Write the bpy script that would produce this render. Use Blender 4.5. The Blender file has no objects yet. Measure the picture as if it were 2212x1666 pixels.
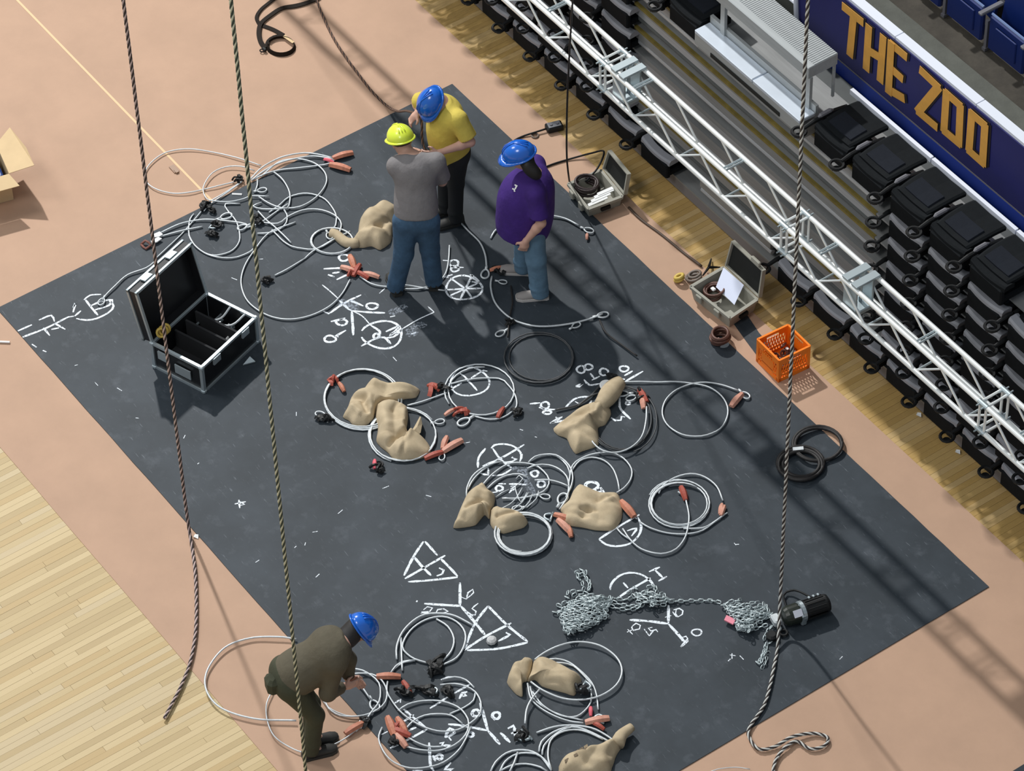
import bpy, bmesh, math, random
import numpy as np
from mathutils import Vector, Matrix
rnd = random.Random(7)
SC = bpy.context.scene
COL = SC.collection

# ---------------------------------------------------------------- camera, world, lamps
# world frame: X runs along the court edge, Y towards the seating bank, Z up
F_PX = 8320.5; PITCH = .812099; ROLL = -.030132; YAW = -.971351; DIST = 32.9
def _basis():
    cp, sp, cr, sr = math.cos(PITCH), math.sin(PITCH), math.cos(ROLL), math.sin(ROLL)
    right = (1, 0, 0); up = (0, sp, cp); fwd = (0, cp, -sp)
    r = [cr*a+sr*b for a, b in zip(right, up)]; u = [-sr*a+cr*b for a, b in zip(right, up)]
    cy, sy = math.cos(YAW), math.sin(YAW)
    w = lambda p: Vector((p[0]*cy+p[1]*sy, -p[0]*sy+p[1]*cy, p[2]))
    return w(r), w(u), w(fwd)
RT, UP, FW = _basis()
CAM = -DIST*FW
def ray(px, py): return RT*((px-1106)/F_PX) + UP*(-(py-833)/F_PX) + FW
def P(px, py, z=0.0):
    d = ray(px, py); return CAM + d*((z-CAM.z)/d.z)
def PY(px, py, Y):
    d = ray(px, py); return CAM + d*((Y-CAM.y)/d.y)
cam_d = bpy.data.cameras.new('camera'); cam = bpy.data.objects.new('camera', cam_d); COL.objects.link(cam)
cam_d.sensor_fit = 'HORIZONTAL'; cam_d.sensor_width = 36; cam_d.lens = F_PX/2212*36
cam_d.clip_start = 1; cam_d.clip_end = 200
cam.matrix_world = Matrix(((RT.x, UP.x, -FW.x, CAM.x), (RT.y, UP.y, -FW.y, CAM.y), (RT.z, UP.z, -FW.z, CAM.z), (0, 0, 0, 1)))
SC.camera = cam
vs = SC.view_settings
vs.view_transform = 'Standard'; vs.look = 'None'; vs.exposure = 0.0; vs.gamma = 1.0; vs.use_curve_mapping = False
wd = bpy.data.worlds.new('arena'); SC.world = wd; wd.use_nodes = True
bg = wd.node_tree.nodes['Background']; bg.inputs[0].default_value = (.86, .93, 1.0, 1); bg.inputs[1].default_value = .36
def lamp(name, loc, target, power, size, color=(1, .985, .96)):
    l = bpy.data.lights.new(name, 'AREA'); l.shape = 'DISK'; l.size = size; l.energy = power; l.color = color
    o = bpy.data.objects.new(name, l); COL.objects.link(o); o.location = loc
    o.rotation_euler = (Vector(target)-Vector(loc)).to_track_quat('-Z', 'Y').to_euler()
    return o
lamp('arena_lamp', (-27.5, 4.3, 29.0), (0, 0, 0), 14500, 1.0)
lamp('arena_lamp', (-14.0, -12.0, 22.0), (0, 0, 0), 1500, 7)
lamp('arena_lamp', (4.0, -15.0, 22.0), (0, 0, 0), 1300, 7)

# ---------------------------------------------------------------- materials
MATS = {}
def mat(name, col, rough=.6, metal=0.0, var=0.0, scale=8.0, col2=None, bump=0.0, bscale=60.0, coat=0.0, spec=.5, stretch=None):
    """Principled material; optional noise between col and col2 (or a darker col) and fine bump."""
    if name in MATS: return MATS[name]
    m = bpy.data.materials.new(name); m.use_nodes = True; nt = m.node_tree; b = nt.nodes['Principled BSDF']
    b.inputs['Base Color'].default_value = (*col, 1); b.inputs['Roughness'].default_value = rough; b.inputs['Metallic'].default_value = metal
    b.inputs['Specular IOR Level'].default_value = spec
    if coat: b.inputs['Coat Weight'].default_value = coat
    if var or col2 or bump:
        tc = nt.nodes.new('ShaderNodeTexCoord'); src = tc.outputs['Object']
        if stretch:
            mp = nt.nodes.new('ShaderNodeMapping'); mp.inputs['Scale'].default_value = stretch
            nt.links.new(src, mp.inputs['Vector']); src = mp.outputs['Vector']
    if var or col2:
        n = nt.nodes.new('ShaderNodeTexNoise'); n.inputs['Scale'].default_value = scale; n.inputs['Detail'].default_value = 6; n.inputs['Roughness'].default_value = .62
        r = nt.nodes.new('ShaderNodeValToRGB'); r.color_ramp.elements[0].position = .32; r.color_ramp.elements[1].position = .68
        c2 = col2 if col2 else tuple(c*(1-var) for c in col)
        r.color_ramp.elements[0].color = (*c2, 1); r.color_ramp.elements[1].color = (*col, 1)
        nt.links.new(src, n.inputs['Vector']); nt.links.new(n.outputs['Fac'], r.inputs['Fac']); nt.links.new(r.outputs['Color'], b.inputs['Base Color'])
    if bump:
        n2 = nt.nodes.new('ShaderNodeTexNoise'); n2.inputs['Scale'].default_value = bscale; n2.inputs['Detail'].default_value = 4
        bp = nt.nodes.new('ShaderNodeBump'); bp.inputs['Strength'].default_value = bump; bp.inputs['Distance'].default_value = .01
        nt.links.new(src, n2.inputs['Vector']); nt.links.new(n2.outputs['Fac'], bp.inputs['Height']); nt.links.new(bp.outputs['Normal'], b.inputs['Normal'])
    MATS[name] = m; return m
def mat_mat():
    """black floor mat: dark rubbery surface with rubbed chalk dust and scuffs"""
    m = bpy.data.materials.new('black_mat'); m.use_nodes = True; nt = m.node_tree; b = nt.nodes['Principled BSDF']; L = nt.links
    tc = nt.nodes.new('ShaderNodeTexCoord')
    def noise(sc, det, lo, hi, strt=None):
        n = nt.nodes.new('ShaderNodeTexNoise'); n.inputs['Scale'].default_value = sc; n.inputs['Detail'].default_value = det; n.inputs['Roughness'].default_value = .65
        src = tc.outputs['Object']
        if strt:
            mp = nt.nodes.new('ShaderNodeMapping'); mp.inputs['Scale'].default_value = strt; mp.inputs['Rotation'].default_value = (0, 0, .7); L.new(src, mp.inputs[0]); src = mp.outputs[0]
        L.new(src, n.inputs['Vector'])
        r = nt.nodes.new('ShaderNodeMapRange'); r.inputs['From Min'].default_value = lo; r.inputs['From Max'].default_value = hi
        L.new(n.outputs['Fac'], r.inputs['Value']); return r.outputs['Result']
    def mix(fac, a, bcol):
        x = nt.nodes.new('ShaderNodeMix'); x.data_type = 'RGBA'; L.new(fac, x.inputs[0])
        if isinstance(a, tuple): x.inputs[6].default_value = (*a, 1)
        else: L.new(a, x.inputs[6])
        x.inputs[7].default_value = (*bcol, 1); return x.outputs[2]
    c = mix(noise(1.3, 7, .38, .66), (.022, .031, .040), (.036, .048, .061))
    c = mix(noise(5, 9, .55, .90), c, (.085, .100, .120))
    c = mix(noise(7, 8, .62, .80, (1, 7, 1)), c, (.17, .195, .225))
    L.new(c, b.inputs['Base Color']); b.inputs['Roughness'].default_value = .62; b.inputs['Specular IOR Level'].default_value = .35
    return m
def mat_chalk(name, col, lo, hi):
    m = bpy.data.materials.new(name); m.use_nodes = True; nt = m.node_tree; b = nt.nodes['Principled BSDF']; L = nt.links
    b.inputs['Base Color'].default_value = (*col, 1); b.inputs['Roughness'].default_value = .95
    tc = nt.nodes.new('ShaderNodeTexCoord'); n = nt.nodes.new('ShaderNodeTexNoise'); n.inputs['Scale'].default_value = 55; n.inputs['Detail'].default_value = 5
    r = nt.nodes.new('ShaderNodeMapRange'); r.inputs['From Min'].default_value = lo; r.inputs['From Max'].default_value = hi
    L.new(tc.outputs['Object'], n.inputs['Vector']); L.new(n.outputs['Fac'], r.inputs['Value']); L.new(r.outputs['Result'], b.inputs['Alpha'])
    return m
M_MAT = mat_mat()
M_CHALK = mat_chalk('chalk', (.80, .86, .92), .30, .44)
M_SMUDGE = mat_chalk('chalk_dust', (.55, .62, .72), .42, .95)
M_COVER = mat('floor_cover', (.49, .315, .215), .75, var=.10, scale=2.2, bump=.05, bscale=40)
M_COVER2 = mat('floor_cover_b', (.54, .335, .215), .75, var=.12, scale=2.0, bump=.05, bscale=40)
M_TAPE = mat('seam_tape', (.66, .44, .22), .5)
WOODS = [mat('maple_%d' % i, c, .5, var=.16, scale=5, stretch=(9, 1.1, 1), spec=.2) for i, c in enumerate([(.55, .425, .225), (.49, .37, .19), (.60, .47, .26), (.52, .38, .185), (.57, .455, .27)])]
WOODS_B = [mat('maple_b_%d' % i, c, .45, var=.30, scale=6, stretch=(7, 1.3, 1), spec=.25) for i, c in enumerate([(.56, .38, .15), (.49, .32, .115), (.62, .43, .19), (.52, .34, .12), (.58, .41, .19)])]  # second board set: more golden, with stronger tone variation
M_WOODBASE = mat('maple_base', (.52, .36, .16), .5)
M_ALU = mat('aluminium', (.86, .90, .90), .3, .3)
M_ALU_M = mat('aluminium_matt', (.43, .46, .47), .5, .3, var=.12, scale=5, stretch=(.4, 6, 6))
M_ALU_B = mat('aluminium_bright', (.74, .82, .92), .35, .35, var=.08, scale=4)
M_STEEL = mat('zinc_steel', (.45, .52, .55), .42, .75)
M_CABLE = mat('galvanised_wire_rope', (.66, .71, .74), .45, .25, var=.18, scale=30)
M_CABLE_D = mat('dark_wire_rope', (.075, .08, .085), .5, .3)
M_BLACK = mat('black_plastic', (.010, .011, .012), .5, spec=.25)
M_RUBBER = mat('black_rubber', (.014, .013, .013), .65)
M_SEAT = mat('black_upholstery', (.008, .010, .012), .78, spec=.12, var=.2, scale=20, bump=.1, bscale=150)
M_SEATPAD = mat('charcoal_upholstery', (.014, .017, .024), .85, spec=.12, var=.15, scale=30, bump=.1, bscale=150)
M_SEATLIT = mat('lit_seat_shell', (.27, .28, .31), .55)  # grey puts the light on the black shells' top edges into the colour
M_ARM = mat('armrest_grey', (.15, .15, .17), .5)
M_DECK = mat('deck_grey', (.30, .31, .31), .55, .2, var=.2, scale=3, stretch=(.6, 8, 8))
M_DECKD = mat('deck_dark', (.09, .10, .10), .6, var=.2, scale=4)
M_DECKL = mat('deck_light', (.52, .54, .56), .45, .4, var=.2, scale=3, stretch=(.6, 8, 8))
M_YELLOW = mat('nosing_yellow', (.25, .195, .045), .6, var=.5, scale=6)
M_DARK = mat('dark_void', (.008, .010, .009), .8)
M_KICK = mat('kick_board', (.21, .20, .21), .6)
M_CONC = mat('concrete', (.105, .11, .095), .9, var=.25, scale=6, bump=.15, bscale=60)
M_CONC2 = mat('brown_concrete', (.075, .066, .052), .9, var=.45, scale=5, bump=.15, bscale=50)  # darker, browner and blotchier than the wall concrete
M_BANNER = mat('banner_navy', (.018, .020, .145), .5, var=.2, scale=2)
M_BANNERB = mat('banner_royal', (.012, .045, .36), .45)
M_GOLD = mat('letter_gold', (.82, .42, .08), .6, var=.16, scale=9)
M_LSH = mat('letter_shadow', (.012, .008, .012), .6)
M_WHITE = mat('white_cap', (.74, .78, .88), .5)
M_BLUESEAT = mat('blue_seat', (.006, .022, .14), .42)
M_BLUESEAT_HI = mat('blue_seat_highlight', (.16, .23, .42), .45)  # paler blue for the highlight painted along the seat top
M_BURLAP = mat('burlap', (.56, .46, .31), .95, col2=(.45, .36, .235), scale=9, bump=.35, bscale=260)
M_ORANGE = mat('orange_crate', (1.0, .235, .010), .4)
M_SLEEVE = mat('orange_sleeve', (.60, .23, .14), .6, var=.3, scale=25)
M_PEACH = mat('faded_sleeve', (.68, .33, .24), .6, var=.25, scale=25)
M_RED = mat('red_tag', (.36, .07, .045), .6)
M_PINK = mat('pink_tag', (.72, .12, .16), .6)
M_CASE = mat('case_laminate', (.010, .011, .013), .35)
M_CASEIN = mat('case_foam', (.016, .017, .020), .9)
M_EDGE = mat('case_aluminium', (.50, .58, .62), .38, .6)
M_GREYCASE = mat('grey_hard_case', (.34, .335, .285), .6, var=.1, scale=6)
M_PAPER = mat('paper', (.72, .78, .95), .8)
M_WHITEP = mat('white_plastic', (.86, .88, .88), .6)
M_CARD = mat('cardboard', (.66, .49, .28), .85, var=.08, scale=6)
M_BLUEP = mat('blue_plastic', (.010, .05, .22), .45)
M_COIL = mat('brown_cable', (.12, .055, .04), .5)
M_CHAIN = mat('chain_zinc', (.52, .60, .62), .42, .45, var=.15, scale=40)
M_YEL = mat('yellow_tape', (.62, .45, .10), .5)
M_HELM_B = mat('blue_helmet', (.006, .13, .62), .22, coat=.6)
M_HELM_Y = mat('lime_helmet', (.72, .86, .06), .3, coat=.3)
M_SKIN = mat('skin', (.60, .36, .28), .55)
M_SKIN2 = mat('skin_b', (.55, .33, .25), .55)
M_GRAYSHIRT = mat('grey_shirt', (.215, .205, .21), .9, var=.14, scale=7, bump=.8, bscale=14)
M_YELSHIRT = mat('yellow_shirt', (.70, .56, .10), .85, var=.16, scale=6, bump=.8, bscale=13)
M_PURPLE = mat('purple_shirt', (.050, .014, .20), .85, var=.25, scale=6, bump=.8, bscale=13)
M_OLIVE = mat('olive_jacket', (.105, .092, .062), .9, var=.2, scale=6, bump=.8, bscale=13)
M_OLIVE2 = mat('olive_trousers', (.052, .056, .032), .9, var=.2, scale=6, bump=.8, bscale=13)
M_JEANS = mat('dark_jeans', (.050, .115, .205), .9, var=.4, scale=8, bump=.8, bscale=16)
M_JEANS2 = mat('light_jeans', (.13, .24, .35), .9, var=.25, scale=8, bump=.8, bscale=16)
M_BLACKCLOTH = mat('black_cloth', (.014, .016, .018), .9)
M_HAIR = mat('dark_hair', (.010, .009, .009), .6)
M_SHOE = mat('grey_shoe', (.30, .28, .27), .7)
M_SHOED = mat('dark_shoe', (.028, .028, .026), .7)
M_SOLE = mat('pale_sole', (.60, .58, .56), .7)
M_EYE = mat('eye_white', (.8, .8, .8), .3)
M_LIP = mat('lips', (.42, .19, .16), .5)
R_PINK = mat('rope_pink', (.52, .40, .38), .8); R_DARK = mat('rope_dark', (.035, .026, .024), .8)
R_CREAM = mat('rope_cream', (.56, .55, .40), .8); R_GREEN = mat('rope_green', (.035, .05, .035), .8)
R_WHITE = mat('rope_white', (.58, .59, .56), .8); R_BROWN = mat('rope_brown', (.20, .11, .07), .85)
M_STRAP = mat('black_webbing', (.016, .011, .008), .7, spec=.15)

# ---------------------------------------------------------------- mesh helpers
class MB:
    def __init__(s): s.v = []; s.f = []; s.m = []; s.mi = 0
    def add(s, vs, fs):
        o = len(s.v); s.v += [tuple(v) for v in vs]; s.f += [tuple(o+i for i in f) for f in fs]; s.m += [s.mi]*len(fs); return s
    def box(s, c, sz, ax=None, bev=0.0):
        """box of full size sz, optional axes (3 vectors); bev chamfers the vertical and top edges"""
        c = Vector(c); ax = ax or (Vector((1, 0, 0)), Vector((0, 1, 0)), Vector((0, 0, 1)))
        a, b, d = [Vector(x)*(k/2) for x, k in zip(ax, sz)]
        if not bev:
            vs = [c+a*i+b*j+d*k for k in (-1, 1) for j in (-1, 1) for i in (-1, 1)]
            return s.add(vs, [(0, 2, 3, 1), (4, 5, 7, 6), (0, 1, 5, 4), (2, 6, 7, 3), (0, 4, 6, 2), (1, 3, 7, 5)])
        hx, hy, hz = [k/2 for k in sz]; A, B, Dv = [Vector(x) for x in ax]
        def ring(x, y, z, q):
            return [c+A*(sx*(x-(q if e else 0)))+B*(sy*(y-(0 if e else q)))+Dv*z for sx, sy, es in ((1, 1, (0, 1)), (-1, 1, (1, 0)), (-1, -1, (0, 1)), (1, -1, (1, 0))) for e in es]
        rs = [ring(hx-bev, hy-bev, -hz, bev*.6), ring(hx, hy, -hz+bev, bev), ring(hx, hy, hz-bev, bev), ring(hx-bev, hy-bev, hz, bev*.6)]
        return s.loft(rs, True, True)
    def loft(s, rings, cap0=False, cap1=False, closed=True):
        n = len(rings[0]); vs = [v for r in rings for v in r]; fs = []
        for i in range(len(rings)-1):
            for j in range(n if closed else n-1):
                k = (j+1) % n; fs.append((i*n+j, i*n+k, (i+1)*n+k, (i+1)*n+j))
        if cap0: fs.append(tuple(range(n-1, -1, -1)))
        if cap1: fs.append(tuple((len(rings)-1)*n+j for j in range(n)))
        return s.add(vs, fs)
    def tube(s, pts, r, n=6, closed=False, caps=True):
        pts = [Vector(p) for p in pts]; N = len(pts); rings = []; prev = None
        for i, p in enumerate(pts):
            if closed: t = pts[(i+1) % N]-pts[i-1]
            else: t = pts[min(i+1, N-1)]-pts[max(i-1, 0)]
            if t.length < 1e-9: t = Vector((1, 0, 0))
            t.normalize()
            if prev is None: u = t.orthogonal().normalized() if abs(t.z) > .9 else t.cross(Vector((0, 0, 1))).normalized()
            else:
                u = prev-t*prev.dot(t); u = u.normalized() if u.length > 1e-6 else t.orthogonal().normalized()
            prev = u; w = t.cross(u); rr = r[i] if isinstance(r, (list, tuple)) else r
            rings.append([p+u*(rr*math.cos(2*math.pi*k/n))+w*(rr*math.sin(2*math.pi*k/n)) for k in range(n)])
        if closed: rings.append(rings[0]); return s.loft(rings)
        return s.loft(rings, caps, caps)
    def ribbon(s, pts, w, th, up=None):
        """flat strap: rectangular section, width across 'up x tangent'"""
        pts = [Vector(p) for p in pts]; N = len(pts); rings = []
        for i, p in enumerate(pts):
            t = (pts[min(i+1, N-1)]-pts[max(i-1, 0)]).normalized(); u_ = Vector(up[i] if isinstance(up, list) else (up or (0, 0, 1)))
            sd = t.cross(u_).normalized(); nn = sd.cross(t).normalized(); ww = w[i] if isinstance(w, list) else w
            rings.append([p+sd*ww/2-nn*th/2, p+sd*ww/2+nn*th/2, p-sd*ww/2+nn*th/2, p-sd*ww/2-nn*th/2])
        return s.loft(rings, True, True)
    def flat(s, pts, w):
        """chalk stroke: single-sided ribbon lying flat, rounded ends"""
        pts = [Vector(p) for p in pts]; N = len(pts); vs = []
        for i, p in enumerate(pts):
            t = (pts[min(i+1, N-1)]-pts[max(i-1, 0)])
            t = t.normalized() if t.length > 1e-9 else Vector((1, 0, 0)); sd = Vector((-t.y, t.x, 0))
            k = .55 if i in (0, N-1) else 1.0
            k *= rnd.uniform(.8, 1.15)
            vs += [p+sd*(w/2*k), p-sd*(w/2*k)]
        return s.add(vs, [(2*i, 2*i+1, 2*i+3, 2*i+2) for i in range(N-1)])
    def cyl(s, a, b, r, n=12, r2=None):
        a = Vector(a); b = Vector(b); return s.tube([a, b], [r, r if r2 is None else r2], n)
    def lathe(s, c, prof, n=20, ax=None):
        c = Vector(c); ax = ax or (Vector((1, 0, 0)), Vector((0, 1, 0)), Vector((0, 0, 1)))
        A, B, D_ = [Vector(x) for x in ax]
        return s.loft([[c+A*(r*math.cos(2*math.pi*k/n))+B*(r*math.sin(2*math.pi*k/n))+D_*z for k in range(n)] for r, z in prof], True, True)
    def prism(s, poly, d, c0=None):
        d = Vector(d); n = len(poly); vs = [Vector(p) for p in poly]+[Vector(p)+d for p in poly]
        return s.add(vs, [tuple(range(n-1, -1, -1)), tuple(range(n, 2*n))]+[(i, (i+1) % n, n+(i+1) % n, n+i) for i in range(n)])
    def ring(s, c, R, r, n=20, m=6, ax=None):
        c = Vector(c); A, B = ax or (Vector((1, 0, 0)), Vector((0, 1, 0)))
        return s.tube([c+Vector(A)*(R*math.cos(2*math.pi*k/n))+Vector(B)*(R*math.sin(2*math.pi*k/n)) for k in range(n)], r, m, closed=True)
def wloc(o):
    l = Vector((0, 0, 0))
    while o is not None: l += o.location; o = o.parent
    return l
def obj(name, mb, mats, parent=None, loc=None, smooth=False, **props):
    me = bpy.data.meshes.new(name)
    base = wloc(parent) if parent is not None else Vector((0, 0, 0))
    off = base if loc is None else Vector(loc)
    me.from_pydata([tuple(Vector(v)-off) for v in mb.v], [], mb.f)
    mats = mats if isinstance(mats, (list, tuple)) else [mats]
    for m in mats: me.materials.append(m)
    if len(mats) > 1: me.polygons.foreach_set('material_index', mb.m)
    if smooth: me.polygons.foreach_set('use_smooth', [True]*len(me.polygons))
    me.validate(); bm = bmesh.new(); bm.from_mesh(me); bmesh.ops.recalc_face_normals(bm, faces=bm.faces) if props.pop('fixn', True) else None
    bm.to_mesh(me); bm.free(); me.update()
    o = bpy.data.objects.new(name, me); COL.objects.link(o)
    if parent is not None: o.parent = parent; o.location = off-base
    else: o.location = off
    for k, v in props.items(): o[k] = v
    return o
def thing(name, label, cat, loc=(0, 0, 0), group=None):
    o = bpy.data.objects.new(name, None); COL.objects.link(o); o.location = loc; o.empty_display_size = .1
    o['label'] = label; o['category'] = cat
    if group: o['group'] = group
    return o
def tag(o, label, cat, group=None):
    o['label'] = label; o['category'] = cat
    if group: o['group'] = group
    return o
def struct(o): o['kind'] = 'structure'; return o
def dup(root, loc, label=None, group=None, flipx=False):
    r = root.copy(); COL.objects.link(r); r.location = loc
    if label: r['label'] = label
    if group: r['group'] = group
    for ch in list(root.children):
        c = ch.copy(); COL.objects.link(c); c.parent = r
        for g in ch.children:
            d = g.copy(); COL.objects.link(d); d.parent = c
    return r
def spline(pts, step=.03):
    """Catmull-Rom through 3-D points"""
    p = [Vector(q) for q in pts]
    if len(p) < 3: 
        n = max(1, int((p[1]-p[0]).length/step)); return [p[0].lerp(p[1], i/n) for i in range(n+1)]
    p = [p[0]*2-p[1]]+p+[p[-1]*2-p[-2]]; out = []
    for i in range(1, len(p)-2):
        n = max(1, int((p[i+1]-p[i]).length/step))
        for k in range(n):
            t = k/n; a, b, c, d = p[i-1:i+3]
            out.append(.5*((2*b)+(c-a)*t+(2*a-5*b+4*c-d)*t*t+(3*b-a-3*c+d)*t**3))
    out.append(p[-2]); return out
def zt(ox, oy, s): return lambda x, y: (ox+x/s, oy+y/s)   # coordinates read off an enlarged crop

# ---------------------------------------------------------------- floor, planks, covers, mats
b = MB(); b.box((0, -1, -.06), (40, 30, .08)); floor = struct(obj('floor', b, M_WOODBASE))
def plank_mesh(m):
    q = MB(); q.box((0, 0, 0), (1, 1, .018), bev=.0); me = bpy.data.meshes.new('plank'); me.from_pydata([tuple(v) for v in q.v], [], q.f); me.materials.append(m); return me
PLM = [plank_mesh(m) for m in WOODS]; PLB = [plank_mesh(m) for m in WOODS_B]; npl = 0; extra = MB()
PW = .057
def plank(x, y0, y1, set_b=False):
    global npl
    if npl < 300:
        o = bpy.data.objects.new('plank', rnd.choice(PLB if set_b else PLM)); COL.objects.link(o); o.parent = floor
        o.location = (x+PW/2, (y0+y1)/2, -.0095+rnd.uniform(-.0006, .0006)); o.scale = (PW-.0016, y1-y0-.002, 1); npl += 1
    else:
        extra.mi = rnd.randrange(5); extra.box((x+PW/2, (y0+y1)/2, -.0095), (PW-.0016, y1-y0-.002, .018))
rows = [(-2.05+i*PW) for i in range(78)]
for x in rows:                                   # court boards at the lower left of the frame
    y = -3.79; far = P(0, 1666).y-.25
    lim = max(far, P(*[(0, 974), (0, 1666)][1]).y-.25)
    y1 = y; first = True
    while y1 > lim:
        L = rnd.uniform(.75, 1.7) if not first else rnd.uniform(.3, 1.5); first = False
        y0 = max(lim, y1-L)
        # skip boards that lie wholly outside the picture
        plank(x, y0, y1); y1 = y0
        if (x < -.9 and y1 < -4.6) or (x < .2 and y1 < -5.4): break
xs = [5.2-i*PW for i in range(190)]
for x in xs: plank(x, 2.10, 2.60, True)                # boards between the cover and the seating bank
if extra.f: e = obj('plank_field', extra, WOODS_B, floor); e['kind'] = 'stuff'
def slab(name, x0, x1, y0, y1, z0, z1, m, lab, cat, grp=None, wav=.0015):
    q = MB(); n = 40; top = []
    for i in range(n+1): top.append(Vector((x0+(x1-x0)*i/n, y0+rnd.uniform(-wav, wav), z1)))
    for i in range(n, -1, -1): top.append(Vector((x0+(x1-x0)*i/n, y1+rnd.uniform(-wav, wav), z1)))
    q.prism(top, (0, 0, z0-z1)); o = obj(name, q, m); tag(o, lab, cat, grp); return o
slab('floor_cover', -10, 10, -.845, 2.185, 0, .0042, M_COVER, 'tan sheet of floor covering beside the seating bank, right of the taped seam', 'floor cover')
slab('floor_cover', -10, 10, -3.885, -.83, 0, .004, M_COVER, 'tan sheet of floor covering along the bare court boards, left of the taped seam', 'floor cover')
tp = MB(); tp.ribbon([(-10, -.832, .0055), (-3.6, -.832, .0055), (-3.42, -.832, .0055)], .022, .001); tag(obj('seam_tape', tp, M_TAPE), 'thin pale yellow tape line on the seam of the tan floor covering', 'tape')
MX0, MX1, MY0, MY1 = -3.44, 4.15, -3.075, 1.785; MZ = .012
black = slab('floor_mat', MX0, MX1, MY0, MY1, .0045, MZ, M_MAT, 'large black floor mat covered with chalk drawings and coils of wire rope', 'mat', wav=.002)
x2 = P(2205, 1657).x
slab('floor_mat', x2, 9, MY0, MY1-.1, .0045, MZ, M_MAT, 'corner of a second black mat at the bottom right edge of the photo', 'mat')
b = MB(); c4 = [P(1578, 690, .006), P(1610, 735, .006), P(1655, 795, .006), P(1690, 775, .006), P(1640, 720, .006), P(1608, 672, .006)]
b.prism([Vector((v.x, v.y, .009)) for v in c4], (0, 0, -.004)); tag(obj('mat_scrap', b, M_MAT), 'small black mat strip on the tan cover between the grey case and the orange crate', 'mat')

# ---------------------------------------------------------------- chalk on the mat
CH = {}
def chalk(key, T, w, lines, ells=(), m=None):
    """strokes read from an enlarged crop; ells = (cx, cy, rx, ry[, a0, a1])"""
    L_ = CH.setdefault(key, ([], m or M_CHALK))[0]; z = MZ+.0008+.0003*rnd.random()
    for ln in lines:
        q = MB(); pts = [P(*T(*p), z) for p in ln]; q.flat(spline(pts, .03), w); L_.append(q)
    for e in ells:
        cx, cy, rx, ry = e[:4]; a0, a1 = (e[4], e[5]) if len(e) > 4 else (0, 370); n = max(8, int(abs(a1-a0)/14)); pts = []
        for i in range(n+1):
            a = math.radians(a0+(a1-a0)*i/n); k = 1+.05*math.sin(3*a+cx); pts.append(P(*T(cx+rx*k*math.cos(a), cy+ry*k*math.sin(a)), z))
        q = MB(); q.flat(pts, w); L_.append(q)
T = zt(0, 500, 2.976)
chalk('far left scribble and circled letter', T, .020, [[(115, 640), (205, 600)], [(145, 680), (300, 620), (440, 550), (475, 545)], [(250, 570), (330, 540), (350, 580)], [(280, 620), (320, 670)], [(350, 590), (420, 630)], [(330, 630), (380, 620)], [(470, 520), (485, 460), (470, 490)], [(480, 545), (520, 510)], [(540, 440), (580, 410), (650, 405)], [(700, 440), (730, 480), (700, 520), (620, 560), (550, 570), (490, 560)], [(550, 440), (580, 480), (630, 540)], [(580, 480), (650, 450), (720, 440), (700, 475), (610, 505)], [(205, 725), (235, 745)], [(275, 765), (298, 775)]])
T = zt(660, 520, 6.406)
chalk('arrow, circle and numbers below the man in jeans', T, .022, [[(250, 390), (450, 380), (600, 380)], [(430, 540), (620, 450)], [(370, 450), (470, 435)], [(310, 470), (400, 500)], [(250, 980), (320, 1010), (450, 920), (600, 830), (770, 750)], [(460, 820), (600, 950), (640, 970)], [(640, 970), (860, 990), (1100, 1000)], [(610, 830), (700, 860), (800, 905)], [(640, 970), (650, 1130), (660, 1310)], [(640, 980), (652, 1130), (664, 1300)], [(350, 1120), (480, 1090), (550, 1070)], [(400, 1330), (560, 1240)], [(440, 1300), (450, 1340)], [(900, 1170), (1030, 1260), (1000, 1340), (960, 1350)], [(770, 1460), (960, 1360), (1090, 1340), (1180, 1430)], [(1110, 1260), (1300, 1180), (1230, 1260), (1160, 1310), (1340, 1220)], [(1090, 1345), (1220, 1330), (1340, 1220)], [(1460, 1290), (1530, 1270)], [(1170, 1055), (1240, 1040)]],
      [(530, 235, 70, 45), (920, 905, 80, 42), (500, 1130, 75, 40), (340, 1360, 80, 45), (1060, 1300, 280, 190, 195, 530), (980, 1320, 40, 32)])
chalk('thin rubbed triangle lines', T, .012, [[(230, 610), (340, 700), (450, 800)], [(640, 970), (780, 1040), (900, 1170)], [(1340, 1220), (1560, 1090), (1780, 990)], [(1780, 990), (1690, 910)], [(1020, 730), (1100, 660)], [(1210, 1610), (1260, 1666)]])
chalk('rubbed chalk dust', T, .075, [[(450, 820), (560, 890), (680, 950)], [(590, 830), (660, 880), (720, 960)], [(1150, 1000), (1260, 970), (1400, 900)], [(1400, 1260), (1540, 1180), (1680, 1160)], [(1390, 1310), (1560, 1260)]], m=M_SMUDGE)
T = zt(800, 380, 5.207)
chalk('spoked wheel with a letter B', T, .020, [[(1070, 1270), (850, 1282)], [(1070, 1270), (1250, 1265)], [(1070, 1270), (900, 1150)], [(1070, 1270), (1150, 1110)], [(1070, 1270), (890, 1350)], [(1070, 1270), (1010, 1390)], [(1070, 1270), (1140, 1370)], [(1070, 1270), (1205, 1210)], [(1120, 1110), (1160, 1130), (1230, 1200), (1140, 1190)], [(815, 950), (890, 955)], [(900, 1030), (1050, 1030)], [(820, 1150), (870, 1125), (925, 1110)], [(820, 1150), (880, 1140)]],
      [(1050, 1260, 205, 135), (940, 985, 50, 40), (950, 1045, 45, 32)])
T = zt(920, 760, 5.95)
chalk('circle with a bar under the middle coil', T, .018, [[(440, 280), (500, 320), (560, 400)], [(545, 375), (600, 430), (660, 500)], [(310, 490), (460, 400)], [(580, 340), (740, 240), (790, 250)]], [(560, 385, 250, 185)])
T = zt(1140, 760, 6.66)
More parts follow.
